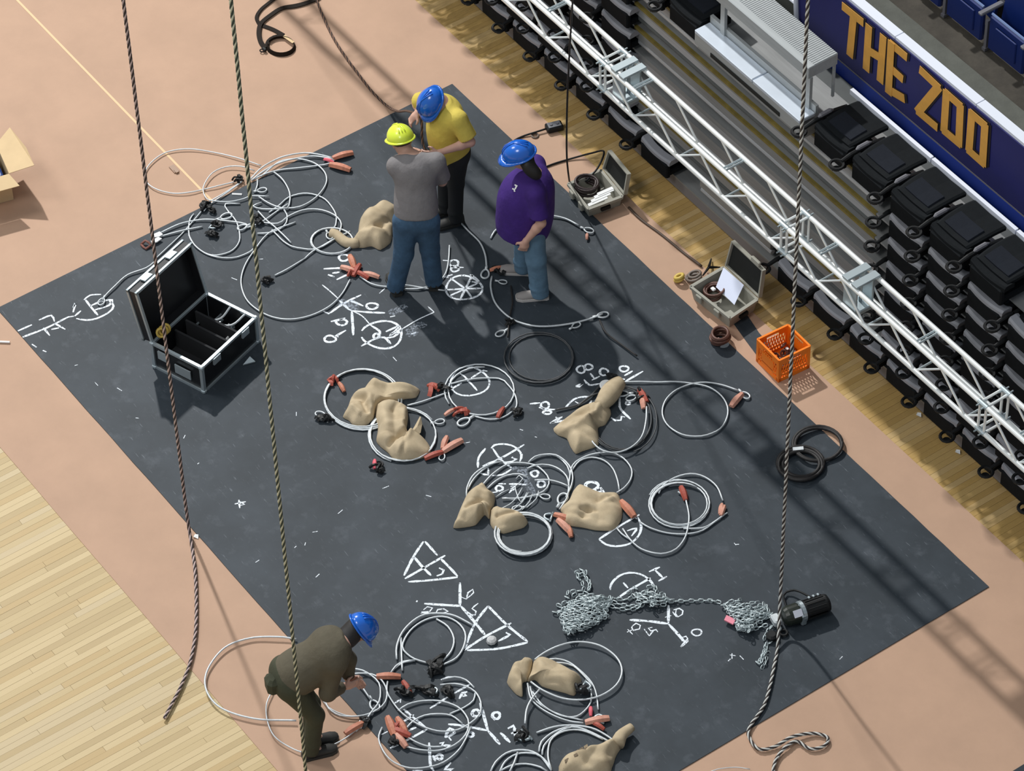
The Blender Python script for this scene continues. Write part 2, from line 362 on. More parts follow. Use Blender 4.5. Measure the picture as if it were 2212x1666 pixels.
chalk('numbers around the knotted sack', T, .020, [[(1390, 345), (1510, 275)], [(1400, 430), (1520, 360), (1660, 280)], [(900, 310), (930, 350), (960, 390)], [(920, 410), (1040, 350)], [(810, 400), (890, 480), (1050, 455)], [(690, 495), (790, 460), (740, 505), (690, 500)], [(30, 750), (180, 735)], [(160, 800), (280, 830), (400, 830)], [(530, 820), (620, 720), (720, 660), (880, 645)], [(320, 1030), (420, 970), (500, 940), (380, 1010), (330, 1025)], [(330, 1025), (430, 1010), (540, 980)], [(400, 940), (440, 960)], [(1330, 630), (1320, 740), (1340, 830), (1480, 970)], [(1200, 950), (1260, 990), (1340, 985), (1350, 930), (1400, 940)], [(680, 715), (740, 750)], [(870, 780), (920, 700)], [(1520, 640), (1600, 620)], [(1200, 350), (1280, 390), (1400, 395)]],
      [(765, 255, 58, 52), (875, 220, 55, 42), (1095, 290, 60, 50), (1385, 245, 65, 40), (250, 770, 58, 48), (280, 872, 60, 24), (1440, 740, 28, 22)])
T = zt(960, 940, 5.95)
chalk('tangle of strokes in the centre coils', T, .020, [[(430, 420), (440, 290), (530, 170)], [(600, 170), (640, 130), (760, 115), (900, 150), (990, 250), (970, 340)], [(620, 170), (720, 310), (860, 420)], [(490, 400), (740, 290), (1030, 120)], [(860, 290), (930, 310), (870, 340), (800, 350), (740, 345)], [(690, 625), (790, 628)], [(830, 630), (940, 630), (1050, 640)], [(830, 745), (860, 710), (900, 700)], [(610, 740), (680, 730)], [(460, 490), (560, 510), (560, 420)], [(610, 520), (740, 510), (860, 440)], [(850, 660), (920, 650), (860, 690), (920, 690)], [(870, 280), (910, 320)], [(740, 810), (930, 815), (1200, 770)]],
      [(1160, 495, 46, 40), (1245, 630, 48, 42), (705, 685, 45, 34)])
chalk('chalk dust in the centre', T, .06, [[(1030, 400), (1040, 520), (1060, 600), (1110, 700), (1160, 760)], [(850, 430), (960, 440), (1040, 520)], [(1000, 560), (1100, 540)]], m=M_SMUDGE)
T = zt(1180, 960, 5.267)
chalk('big O and V by the pale sack', T, .030, [[(615, 490), (635, 520), (660, 550)], [(580, 540), (640, 535)]], [(518, 475, 72, 48)])
chalk('circled V by the pale sack', T, .020, [[(600, 1080), (800, 950), (1060, 800)], [(600, 1080), (680, 1140), (800, 1160), (950, 1130), (1050, 1040), (1080, 930), (1040, 830)], [(920, 985), (1030, 955), (970, 1045)], [(980, 810), (1030, 850)]])
T = zt(740, 1106, 2.976)
chalk('two triangles', T, .022, [[(520, 190), (455, 290), (395, 410)], [(530, 190), (610, 280)], [(630, 300), (690, 360), (740, 415)], [(740, 420), (560, 440), (420, 450)], [(400, 430), (540, 350), (660, 280)], [(460, 290), (510, 350), (570, 410)], [(620, 360), (650, 375), (640, 400), (605, 412)], [(935, 605), (850, 720), (780, 890)], [(935, 605), (1060, 730), (1190, 835)], [(1190, 840), (1000, 880), (800, 890)], [(780, 890), (920, 800), (1085, 715)], [(1000, 832), (1075, 790), (1050, 775)], [(480, 570), (475, 580)]])
chalk('forked line with 10, 15 and 20 beside the triangles', T, .024, [[(755, 455), (755, 600)], [(525, 590), (640, 598), (760, 605)], [(760, 605), (850, 710), (915, 790)]])
chalk('10, 15 and 20 beside the triangles', T, .013, [[(762, 548), (798, 562)], [(798, 562), (806, 520), (838, 498), (842, 520), (800, 556)], [(800, 640), (840, 672)], [(872, 588), (832, 622), (858, 640), (852, 664), (828, 660)], [(520, 630), (545, 610), (578, 618), (560, 640), (510, 645), (505, 655)], [(505, 650), (555, 648)], [(600, 650), (612, 628), (650, 624), (678, 640), (650, 650), (608, 652)]])
chalk('circled cross with a capital I', T, .020, [[(1970, 385), (2040, 355)], [(2005, 370), (2060, 425)], [(2030, 445), (2085, 415)], [(1760, 560), (1850, 500), (1980, 425)], [(1805, 455), (1835, 490)]], [(1860, 480, 140, 85, 165, 375)])
chalk('forked line with 10, 15 and 20 under the chain', T, .024, [[(2095, 600), (2095, 715)], [(1845, 695), (1970, 703), (2095, 720)], [(2095, 720), (2150, 780), (2202, 840)]])
T_ = zt(1180, 1210, 6.91)
chalk('10, 15 and 20 under the chain', T_, .013, [[(1885, 772), (1945, 852)], [(1900, 745), (1985, 722), (2040, 758), (2030, 812), (1965, 850), (1930, 800), (1940, 740)], [(1205, 1078), (1290, 1040)], [(1215, 1035), (1290, 1110)], [(1280, 990), (1340, 945), (1405, 975), (1390, 1030), (1300, 1050), (1275, 1010), (1290, 980)], [(1460, 1030), (1540, 1135)], [(1585, 1005), (1525, 1018), (1560, 1060), (1640, 1040), (1665, 1075)], [(1540, 1135), (1570, 1090), (1600, 1060)]])
T = zt(1472, 1106, 2.976)
chalk('20 by the lower fork', T, .014, [[(-12, 812), (30, 800), (40, 815), (10, 850), (-5, 870), (45, 830)], [(0, 830), (45, 825)], [(310, 920), (350, 925)], [(325, 910), (325, 945)], [(375, 925), (400, 950)], [(300, 960), (315, 945)], [(345, 210), (370, 208)]], [(98, 775, 32, 21)])
T = zt(700, 1400, 5.82)
chalk('long crossing strokes in the lower coils', T, .020, [[(830, 1260), (1060, 1150), (1300, 1020)], [(1300, 1020), (1130, 880), (1000, 770)], [(900, 990), (1130, 840)], [(1640, 570), (1830, 460)], [(1330, 760), (1460, 680), (1550, 620)], [(1020, 1050), (1160, 1000)], [(720, 1090), (800, 1050)], [(1110, 1545), (1240, 1545)], [(880, 700), (960, 650), (960, 690)], [(1470, 400), (1560, 370), (1650, 365)]])
chalk('forks and numbers in the lower coils', T, .024, [[(1960, 690), (2010, 860), (2060, 1040)], [(1560, 960), (1750, 978), (2060, 1040)], [(2060, 1040), (2140, 1130), (2212, 1215)], [(1700, 640), (1740, 570), (1800, 550)], [(1740, 610), (1785, 600), (1760, 570)], [(2100, 860), (2150, 912)], [(1520, 1130), (1580, 1010), (1640, 1070), (1530, 1125)], [(1560, 1110), (1600, 1165)], [(1450, 1200), (1500, 1190), (1480, 1230), (1580, 1222), (1540, 1260)], [(1320, 1190), (1330, 1340), (1340, 1490), (1380, 1548)], [(1370, 1350), (1400, 1425)], [(1595, 1440), (1520, 1530), (1620, 1520), (1580, 1548)], [(1870, 870), (1865, 810)]],
      [(1910, 820, 48, 42), (2165, 850, 46, 42), (1840, 1090, 38, 28), (1450, 1370, 38, 30)])
T = zt(1040, 1370, 5.63)
chalk('number 17 beside a fork', T, .026, [[(230, 1200), (290, 1260), (350, 1320)], [(320, 1150), (390, 1115), (410, 1210), (430, 1310)], [(360, 1210), (540, 1160)], ])
T = zt(0, 0, 1)
chalk('small letter P at the middle left', T, .016, [[(507, 1089), (531, 1084)], [(516, 1080), (518, 1098)], [(519, 1084), (528, 1090), (519, 1092)]])
chalk('scuffs', T, .012, [[(rx, ry), (rx+rnd.uniform(-14, 14), ry+rnd.uniform(-9, 9))] for rx, ry in [(168, 788), (205, 826), (253, 838), (293, 903), (640, 1180), (660, 1172), (690, 1240), (675, 1150), (560, 1210), (1015, 955), (840, 1050), (920, 1070), (1590, 1178), (400, 940), (430, 1000), (730, 1110), (1450, 1330), (1130, 930), (1160, 945), (1820, 1418), (640, 890), (560, 560), (500, 600)]])
for k, (strokes, m) in CH.items():            # strokes that touch or nearly touch make one drawn mark
    cl = []
    for q in strokes:
        xs_ = [v[0] for v in q.v]; ys_ = [v[1] for v in q.v]; bb = [min(xs_)-.045, max(xs_)+.045, min(ys_)-.045, max(ys_)+.045]; mem = [q]; rest = []
        for c_bb, c_mem in cl:
            near = c_bb[0] < bb[1] and bb[0] < c_bb[1] and c_bb[2] < bb[3] and bb[2] < c_bb[3]
            if near: bb = [min(bb[0], c_bb[0]), max(bb[1], c_bb[1]), min(bb[2], c_bb[2]), max(bb[3], c_bb[3])]; mem = c_mem+mem
            else: rest.append((c_bb, c_mem))
        cl = rest+[(bb, mem)]
    for c_bb, mem in cl:
        w_ = MB()
        for q in mem: w_.add(q.v, q.f)
        obj('chalk_mark', w_, m, black, fixn=False)

# ---------------------------------------------------------------- seating bank
CP = .4925                                    # chair pitch along X
NR = 8
def rowz(k): return .385+.272*k
XL, XR = -8.0, 8.2
gapk = [(P(1445, 410, .38).x, P(1625, 555, .38).x)]+[(P(1320, 25, 1.75).x, P(1852, 500, 1.75).x)]*6+[(P(1470, 85, 2.3).x, P(1703, 292, 2.3).x)]
RN = ['front', 'second', 'third', 'fourth', 'fifth', 'sixth', 'seventh', 'top']
for k in range(NR):
    z = rowz(k); x0, x1 = gapk[k-1] if k else gapk[0]
    bank = thing('bleacher_row', 'long grey platform of the retracted seating bank, %s row counted from the floor' % RN[k], 'bleacher', (0, 2.6, z-.235), 'platforms of the seating bank')
    d = MB(); d.box((0, 2.80 if k < 7 else 2.84, z-.245), (XR-XL, .42, .02)); obj('deck', d, M_DECK, bank)
    if k == 0:
        d = MB(); d.box((0, 2.70, .07), (XR-XL, .20, .13)); tag(obj('kick_board', d, M_KICK), 'grey kick board along the floor under the front row of chairs', 'board')
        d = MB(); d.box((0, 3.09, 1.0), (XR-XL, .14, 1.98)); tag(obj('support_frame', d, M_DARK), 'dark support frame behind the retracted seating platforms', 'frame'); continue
    w = x1-x0-.1; xm = (x0+x1)/2
    d = MB(); d.box((xm, 2.604, z-.262), (w, .03, .055)); obj('step_nosing', d, M_DECK, bank)
    if k in (2, 5, 6, 7):
      d = MB(); d.box((xm, 2.587, z-.252), (w, .004, .026)); d.box((xm, 2.598, z-.2335), (w, .026, .003)); o = obj('nosing_stripe', d, M_YELLOW, bank); o['label'] = 'worn yellow edge stripe'
    d = MB(); d.box((xm, 2.625, z-.335), (w, .05, .075)); obj('deck_beam', d, M_DECKL if k in (4, 6, 7) else M_DECK, bank)
    d = MB(); d.cyl((x0+.05, 2.63, z-.42), (x1-.05, 2.63, z-.42), .026, 8); obj('support_tube', d, M_DECKL if k % 2 else M_DECKD, bank)
rx0 = P(1806, 214, 2.33).x
rail = thing('seat_rail', 'white rail behind the top row of chairs below the banner', 'rail', (rx0, 2.965, 2.31))
for i in range(5):
    rl = MB(); rl.box((rx0+1.05*i+.52, 2.965, 2.335), (1.035, .035, .05)); obj('rail_section', rl, M_WHITE, rail)
td = MB(); td.box((0, 3.135, 2.02), (XR-XL, .17, .04)); tag(obj('top_deck', td, M_DECKD), 'dark narrow walkway deck under the blue border of the banner', 'deck')

def make_chair(top):
    """folded arena chair: back folded down over the seat; front edge towards -Y; origin at the front top edge, centre"""
    t = thing('stadium_chair', 'x', 'chair', (0, 0, 0))
    w = CP-.075
    s = MB(); s.box((0, .015, -.115), (w-.03, .05, .17), bev=.012); s.box((0, .2, -.16), (w-.05, .36, .07), bev=.015); obj('seat', s, M_SEAT, t)
    e = MB(); pr = [(-.008, -.048), (-.004, -.012), (.012, .0), (.070, .002), (.098, -.010), (.098, -.05)]
    rings = []
    for i in range(9):
        u = i/8*2-1; x = u*w/2; dz = -.010*(1-u*u)*0; dy = .016*u*u
        rings.append([Vector((x, y+dy, z+.016*u*u*(1 if y > .0 else .6))) for y, z in pr])
    e.loft(rings, True, True); obj('seat_shell', e, M_SEAT if top else M_SEATLIT, t)  # lower rows: lit top edge painted grey, top row left black
    bk = MB(); n = 10; rings = []
    for i in range(n+1):
        v = i/n; y = .055+.40*v; hw = w/2*(1-.10*(1-v)**3-.04*v); z = (.012+.045*math.sin(v*2.6)*.5+.012) if top else .004
        rings.append([Vector((-hw, y, z-.035)), Vector((-hw, y, z-.006)), Vector((-hw+.02, y, z+.004)), Vector((0, y, z-.004)), Vector((hw-.02, y, z+.004)), Vector((hw, y, z-.006)), Vector((hw, y, z-.035))])
    bk.loft(rings, True, True); o = obj('backrest', bk, M_SEAT, t, smooth=False)
    pd = MB(); rings = []
    for i in range(7):
        v = i/6; y = .10+.17*v; hw = w/2-.055; z = (.030+.0225*math.sin((.1+.42*v)*2.6)+.002) if top else .006
        rings.append([Vector((-hw, y, z-.012)), Vector((-hw+.012, y, z+.007)), Vector((0, y, z+.002)), Vector((hw-.012, y, z+.007)), Vector((hw, y, z-.012))])
    pd.loft(rings, True, True); obj('back_pad', pd, M_SEATPAD, t)
    a = MB(); a.tube([(-CP/2, .38, -.02), (-CP/2, .22, .005), (-CP/2, .02, .0), (-CP/2, -.075, -.02)] if top else [(-CP/2, .085, -.012), (-CP/2, .05, -.008), (-CP/2, .02, -.004), (-CP/2, -.075, -.02)], [.017, .022, .02, .016], 8)
    a.box((-CP/2, .13, -.12), (.03, .06, .225)); ar = obj('armrest', a, M_BLACK, t)
    if top:
        p_ = MB(); p_.tube([(-CP/2, .075, .022), (-CP/2, .10, .028), (-CP/2, .20, .030), (-CP/2, .235, .022)], [.008, .021, .021, .008], 8); q = obj('arm_pad', p_, M_ARM, ar)
    c = MB(); c.ring((-CP/2, -.125, -.03), .057, .0145, 16, 6); c.cyl((-CP/2, -.125, -.075), (-CP/2, -.125, -.072), .036, 12); c.cyl((-CP/2, -.165, -.07), (-CP/2, -.180, -.032), .006, 5); c.cyl((-CP/2, -.085, -.07), (-CP/2, -.075, -.032), .006, 5); obj('cup_holder', c, M_BLACK, ar)
    return t
proto = make_chair(False); proto_top = make_chair(True); used = [False, False]; YF = 2.485
ORD = ['first', 'second', 'third', 'fourth', 'fifth', 'sixth', 'seventh', 'eighth', 'ninth', 'tenth', 'eleventh', 'twelfth', 'thirteenth', 'fourteenth', 'fifteenth', 'sixteenth', 'seventeenth']
for k in range(NR):
    z = rowz(k); ph = (P(1955, 868, rowz(0)).x if k == 0 else P(1785, 362, rowz(7)).x)
    x0, x1 = gapk[k]
    xs_ = [ph+CP*i for i in range(-18, 18)]
    right = [x for x in xs_ if x > x1-.12 and x < 5.0-.25*k]
    left = [x for x in xs_ if x+CP < x0+.15 and x > -5.9-.34*k][::-1]
    for side, lst in (('right', right), ('left', left)):
        for i, x in enumerate(lst):
            lab = 'black folded chair, %s row of the seating bank, %s %s of the gap' % (RN[k], ORD[i], side)
            loc = (x+CP/2, YF, z)
            tp_ = int(k == 7); pr = (proto, proto_top)[tp_]
            if not used[tp_]: pr.location = loc; pr['label'] = lab; pr['group'] = 'folded chairs, %s row' % RN[k]; used[tp_] = True
            else: dup(pr, loc, lab, 'folded chairs, %s row' % RN[k])

# ---------------------------------------------------------------- aluminium step unit
ZS = 2.30
sx0, sx1 = P(1476, 76, ZS).x, P(1706, 277, ZS).x-.02
t = thing('step_unit', 'aluminium platform with ribbed top tread and bright lower step on the seating bank', 'steps', ((sx0+sx1)/2, 2.42, ZS-.235))
mid = (sx0+sx1)/2; W = sx1-sx0
for xa, xb in ((sx0, sx0+W*.555-.004), (sx0+W*.555+.004, sx1)):
    b = MB(); b.box(((xa+xb)/2, 2.50, ZS-.02), (xb-xa, .165, .04), bev=.006); obj('step_plate', b, M_ALU_B, t)
b = MB(); b.box((mid, 2.43, ZS-.10), (W, .015, .12)); obj('front_lip', b, M_ALU_M, t)
b = MB(); b.box((mid, 2.60, ZS+.02), (W, .03, .10)); obj('riser', b, M_ALU_M, t)
b = MB(); b.box((mid, 2.53, ZS-.155), (W, .15, .14)); obj('base', b, M_DECK, t)
b = MB(); b.box((mid-.02, 2.419, ZS-.125), (W*.66, .008, .045), bev=.003); obj('hand_slot', b, M_DARK, t)
tx1 = P(1722, 161, 2.755).x; tx0 = sx0-1.3
b = MB(); b.box(((tx0+tx1)/2, 2.705, 2.695), (tx1-tx0, .31, .12), bev=.006); obj('top_tread', b, M_ALU_M, t)
b = MB()
for i in range(int((tx1-tx0)/.022)): b.box((tx0+.02+i*.022, 2.735, 2.7565), (.011, .24, .004))
o = obj('tread_rib', b, M_ALU_M, t); o['kind'] = 'stuff'
for x in (sx0+.19, tx1-.02):
    b = MB(); b.box((x, 2.58, 2.46), (.055, .03, .36)); obj('post', b, M_ALU_M, t)
b = MB(); b.box((tx1-.02, 2.84, 2.46), (.02, .02, .36)); obj('post', b, M_ALU_M, t)

# ---------------------------------------------------------------- arena wall, banner, upper seats
WY = 3.25; ZT = 2.885
b = MB(); b.box((0, WY+.125, ZT/2), (XR-XL+4, .25, ZT)); wall = struct(obj('wall_bowl', b, M_CONC))
b = MB(); b.box((0, WY+.17, ZT+.004), (XR-XL+4, .16, .03)); obj('parapet', b, M_CONC, wall)
ban = thing('banner', 'navy banner with gold block letters hung on the wall above the seats', 'banner', (0, WY, 2.03))
bx0 = PY(1722, 40, WY).x; 
b = MB(); b.box(((bx0+8)/2, WY-.008, 2.53), (8-bx0, .012, .70)); obj('cloth', b, M_BANNER, ban)
b = MB(); b.box((0, WY-.012, 2.105), (16, .02, .15)); obj('lower_border', b, M_BANNERB, ban)
b = MB(); b.box((1, WY-.012, 2.186), (14, .014, .012)); obj('border_trim', b, M_KICK, ban)
def bpt(px, py): v = PY(px, py, WY-.02); return v
T = zt(1472, 0, 2.976)
LC = [0]
def stroke(mb, pts, w, y, closed=False):
    """block stroke in the banner plane"""
    q = [bpt(*T(*p)) for p in pts]; q = [Vector((v.x, y, v.z)) for v in q]
    if closed: q.append(q[0])
    for i in range(len(q)-1):
        a, c = q[i], q[i+1]; d = (c-a).normalized(); n = Vector((-d.z, 0, d.x))*w/2; e = d*w*.28
        LC[0] = (LC[0]+1) % 12; y2 = y-.0004*LC[0]; mb.prism([Vector((v.x, y2, v.z)) for v in (a-n-e, c-n+e, c+n+e, a+n-e)], (0, .003, 0))
LET = {'T': [[(1045, 45), (1160, 138)], [(1108, 105), (1085, 350)]], 'H': [[(1207, 175), (1190, 440)], [(1300, 240), (1280, 515)], [(1200, 320), (1285, 372)]],
       'E': [[(1352, 280), (1335, 590)], [(1352, 285), (1440, 360)], [(1345, 435), (1415, 500)], [(1335, 575), (1425, 628)]],
       'Z': [[(1545, 455), (1655, 560)], [(1655, 560), (1525, 715)], [(1525, 715), (1638, 810)]],
       'O': [[(1705, 600), (1795, 680), (1785, 920), (1690, 840)]], 'O2': [[(1868, 730), (1955, 805), (1940, 1045), (1850, 965)]]}
for nm, ss in LET.items():
    g = MB(); sh = MB()
    for s_ in ss:
        cl = nm in ('O', 'O2'); stroke(g, s_, .085, WY-.024, cl)
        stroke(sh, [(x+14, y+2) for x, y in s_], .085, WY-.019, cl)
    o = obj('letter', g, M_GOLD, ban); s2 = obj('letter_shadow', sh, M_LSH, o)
n = 0; x = -7.0; cap = thing('wall_cap', 'white metal capping strip along the top of the banner wall', 'trim', (0, WY, ZT))
x = PY(1935, 77, WY).x-1.02*6
for i in range(14):
    b = MB(); b.box((x+.51, WY+.04, ZT+.012), (1.012, .09, .03)); obj('cap_section', b, M_WHITE, cap); x += 1.02
b = MB(); b.box((0, WY+.85, ZT-.33), (20, 1.3, .06)); upf = struct(obj('floor_upper', b, M_CONC2))
b = MB(); b.box((0, WY+1.2, ZT-.14), (20, .30, .30)); obj('step_riser', b, M_CONC2, upf)
wb = MB(); wb.box((0, 7.5, 7), (24, .3, 14)); struct(obj('wall_back', wb, M_CONC))
# little white handrail at the left end of the banner
q = [PY(1722, 42, WY-.03), PY(1718, -40, WY-.03), PY(1660, -40, WY-.03)]
h = thing('handrail', 'white tube handrail at the left end of the banner', 'railing', tuple(q[0]))
b = MB(); b.cyl(q[0]-Vector((0, 0, .1)), q[1], .022, 8); obj('post', b, M_WHITE, h)
b = MB(); a_ = PY(1721, 8, WY-.03); c_ = PY(1675, -30, WY-.03); b.cyl(a_, c_, .02, 8); obj('rail', b, M_WHITE, h)
b = MB(); b.cyl(q[0], bpt(1752, 78)+Vector((0, 0, 0)), .012, 6); obj('foot_rail', b, M_DECKL, h)
# blue flip seats above the wall
def blue_seat():
    t = thing('flip_seat', 'x', 'seat', (0, 0, 0)); w = .44
    s = MB(); s.box((0, .0, .24), (w, .055, .36), bev=.015); s.box((0, -.03, .24), (w*.6, .02, .22), bev=.008); obj('seat_pan', s, M_BLUESEAT, t)
    e = MB(); e.cyl((-w/2+.01, -.005, .425), (w/2-.01, -.005, .425), .012, 6); obj('edge_highlight', e, M_BLUESEAT_HI, t)  # highlight on the top edge, modelled as a pale tube
    k = MB(); k.loft([[Vector((-w/2, .10+.06*v, .22+.5*v)), Vector((0, .13+.06*v, .22+.5*v)), Vector((w/2, .10+.06*v, .22+.5*v)), Vector((w/2, .13+.06*v, .22+.5*v)), Vector((0, .16+.06*v, .22+.5*v)), Vector((-w/2, .13+.06*v, .22+.5*v))] for v in (0, .3, .6, .9, 1)], True, True); obj('backrest', k, M_BLUESEAT, t)
    l = MB(); l.box((-.255, .0, .16), (.03, .035, .33)); l.box((-.255, .06, .02), (.04, .18, .03)); obj('leg', l, M_ARM, t)
    a = MB(); a.box((-.255, .03, .44), (.05, .27, .03), bev=.008); obj('armrest', a, M_ARM, t)
    return t
bp = blue_seat(); used2 = False
zs = ZT-.30; bxp = P(1980+1345/9.25, 1010/9.25, zs).x; by = P(1980+1345/9.25, 1010/9.25, zs).y
for r, dz, lab in ((0, 0, 'nearest the wall'), (1, .30, 'in the second row up')):
    for i in range(-6, 2+r):
        loc = (bxp+.255+.525*i-r*.2, by+.02+r*.66, zs+dz)
        l_ = 'dark blue flip seat %s, %s from the right edge' % (lab, ORD[(1+r-i) % 17])
        if not used2: bp.location = loc; bp['label'] = l_; bp['group'] = 'blue seats above the banner'; used2 = True
        else: dup(bp, loc, l_, 'blue seats above the banner')

# ---------------------------------------------------------------- truss
ZTOP = 2.55
yM = P(1741, 530, ZTOP).y; yR = P(1784, 500, ZTOP).y; HZ = .29; rc = .0205
xj = (P(1741, 462, ZTOP).x+P(1698, 488, ZTOP).x)/2
SEC = 2.42
def section(x0, label):
    t = thing('truss_section', label, 'truss', (x0, (yM+yR)/2, ZTOP-HZ-rc), 'flown box truss sections')
    x1 = x0+SEC; ch = {}
    for nm, y, z in (('a', yM, ZTOP), ('b', yR, ZTOP), ('c', yM, ZTOP-HZ), ('d', yR, ZTOP-HZ)):
        b = MB(); b.cyl((x0+.012, y, z), (x1-.012, y, z), rc, 12); o = obj('chord', b, M_ALU, t, smooth=False); ch[nm] = o
        for xe, sg in ((x0, 1), (x1, -1)):
            b = MB(); b.cyl((xe, y, z), (xe+sg*.05, y, z), rc*1.18, 12); b.cyl((xe+sg*.025, y-.05, z), (xe+sg*.025, y+.05, z), .007, 6); obj('coupler', b, M_STEEL, o)
    nb = 4; pitch = SEC/nb
    for i in range(nb):
        xa = x0+pitch*i+.07
        for y in (yM, yR):
            b = MB(); b.cyl((xa+.03, y, ZTOP-rc*.5), (xa+.34, y, ZTOP-HZ+rc*.5), .0105, 8); obj('brace', b, M_ALU, t)
        for z in (ZTOP-HZ,):
            b = MB(); b.cyl((xa+.36, yM+rc*.6, z), (xa+.36, yR-rc*.6, z), .010, 8); obj('brace', b, M_STEEL, t)
        b = MB(); b.cyl((xa+.36, yM+rc*.5, ZTOP-HZ+.01), (xa+.50, yR-rc*.5, ZTOP-HZ+.01), .009, 6); obj('brace', b, M_ALU, t)
        if i % 2 == 0:
            for dz in (.0, .03):
                b = MB(); b.cyl((xa+.32+dz, yM+rc*.6, ZTOP-.004), (xa+.32+dz, yR-rc*.6, ZTOP-.004), .0095, 8); obj('brace', b, M_STEEL, t)
    for xe in (x0+.035, x1-.035):
        b = MB(); b.cyl((xe, yM, ZTOP-HZ), (xe, yR, ZTOP-HZ), .011, 8); b.cyl((xe, yM, ZTOP), (xe, yR, ZTOP), .011, 8); b.cyl((xe, yM, ZTOP), (xe, yM, ZTOP-HZ), .011, 8); b.cyl((xe, yR, ZTOP), (xe, yR, ZTOP-HZ), .011, 8); obj('end_frame', b, M_ALU, t)
    return t
for i, nm in ((-4, 'silver box truss section furthest beyond the top edge of the photo'), (-3, 'silver box truss section just beyond the top edge of the photo'), (-2, 'silver box truss section at the top edge of the photo, above the front chairs'), (-1, 'silver box truss section between the black hanging cable and the white rope'), (0, 'silver box truss section just below the white hanging rope, over the front chairs'), (1, 'silver box truss section running out of the photo at the right edge'), (2, 'silver box truss section beyond the right edge of the photo')):
    s = section(xj+SEC*i, nm)
    if i in (-4, 2):
        xe = xj+SEC*i+(.1 if i < 0 else SEC-.1)
        b = MB(); b.cyl((xe, (yM+yR)/2, ZTOP), (xe, (yM+yR)/2, 15), .012, 8); b.cyl((xe, yM, ZTOP), (xe, (yM+yR)/2, ZTOP+.5), .01, 6); b.cyl((xe, yR, ZTOP), (xe, (yM+yR)/2, ZTOP+.5), .01, 6); obj('hoist_line', b, M_STEEL, s)
for px, py, lab in ((1352, 150, 'grey clamp plate on the truss at the upper end'), (1845, 605, 'grey clamp plate on the truss near the middle of the seating bank')):
    c = P(px, py, ZTOP+rc+.01); ym = (yM+yR)/2
    t = thing('truss_clamp', lab, 'clamp', (c.x, ym, ZTOP+rc), 'clamp plates on the truss')
    for dx in (-.055, .055):
        b = MB(); b.box((c.x+dx, ym, ZTOP+rc+.012), (.075, yR-yM+.02, .022), bev=.004); obj('top_plate', b, M_STEEL, t)
    b = MB(); b.box((c.x-.02, yM+.03, ZTOP-HZ/2), (.16, .02, HZ-.03), bev=.004); obj('side_plate', b, M_STEEL, t)
    b = MB(); b.box((c.x-.02, yR-.03, ZTOP-HZ/2), (.16, .02, HZ-.03), bev=.004); obj('side_plate', b, M_STEEL, t)
    b = MB(); b.cyl((c.x, ym, ZTOP+rc), (c.x, ym, ZTOP-HZ+.05), .016, 8); b.box((c.x, ym, ZTOP-HZ+.03), (.2, yR-yM-.06, .05), bev=.008); obj('hanger', b, M_STEEL, t)

# ---------------------------------------------------------------- wire rope slings on the mat
ZC = MZ+.009
def gp(T, pts, z=ZC): return [P(*T(*p), z) for p in pts]
def sling(label, T, lines=(), coils=(), r=.0075, m=M_CABLE, ends=(), cat='cable', name='wire_sling', zo=0.0):
    """lines: px polylines; coils: (cx, cy, rx, ry, turns, jitter, a0); ends: (kind, px, py, angle deg in px, size)"""
    b = MB(); anchor = None
    for ln in lines:
        z = ZC+zo+rnd.uniform(0, .012)
        pts = [P(*T(*p), z+.006*math.sin(i*1.7)**2) for i, p in enumerate(ln)]; anchor = anchor or pts[0]; b.tube(spline(pts, .035), r, 6)
    for c in coils:
        cx, cy, rx, ry, turns, jit, a0 = c; n = int(26*turns); pts = []; k0 = [rnd.uniform(-1, 1) for _ in range(12)]
        for i in range(n+1):
            a = math.radians(a0)+2*math.pi*turns*i/n; tn = i/26; ti = int(tn) % 11; fr = tn-int(tn); fr = fr*fr*(3-2*fr)
            kk = k0[ti]*(1-fr)+k0[ti+1]*fr; ox = jit*(k0[(ti+3) % 12]*(1-fr)+k0[(ti+4) % 12]*fr)
            pts.append(P(*T(cx+ox+(rx+jit*kk)*math.cos(a), cy+ox*.6+(ry+jit*kk)*math.sin(a)), ZC+zo+.0065*tn+.003*math.sin(a*3)))
        anchor = anchor or pts[0]; b.tube(spline(pts, .04), r, 6)
    t = thing(name, label, cat, (anchor.x, anchor.y, MZ), None)
    obj('cable', b, m, t, smooth=True)
    for e in ends: fitting(t, T, *e)
    return t
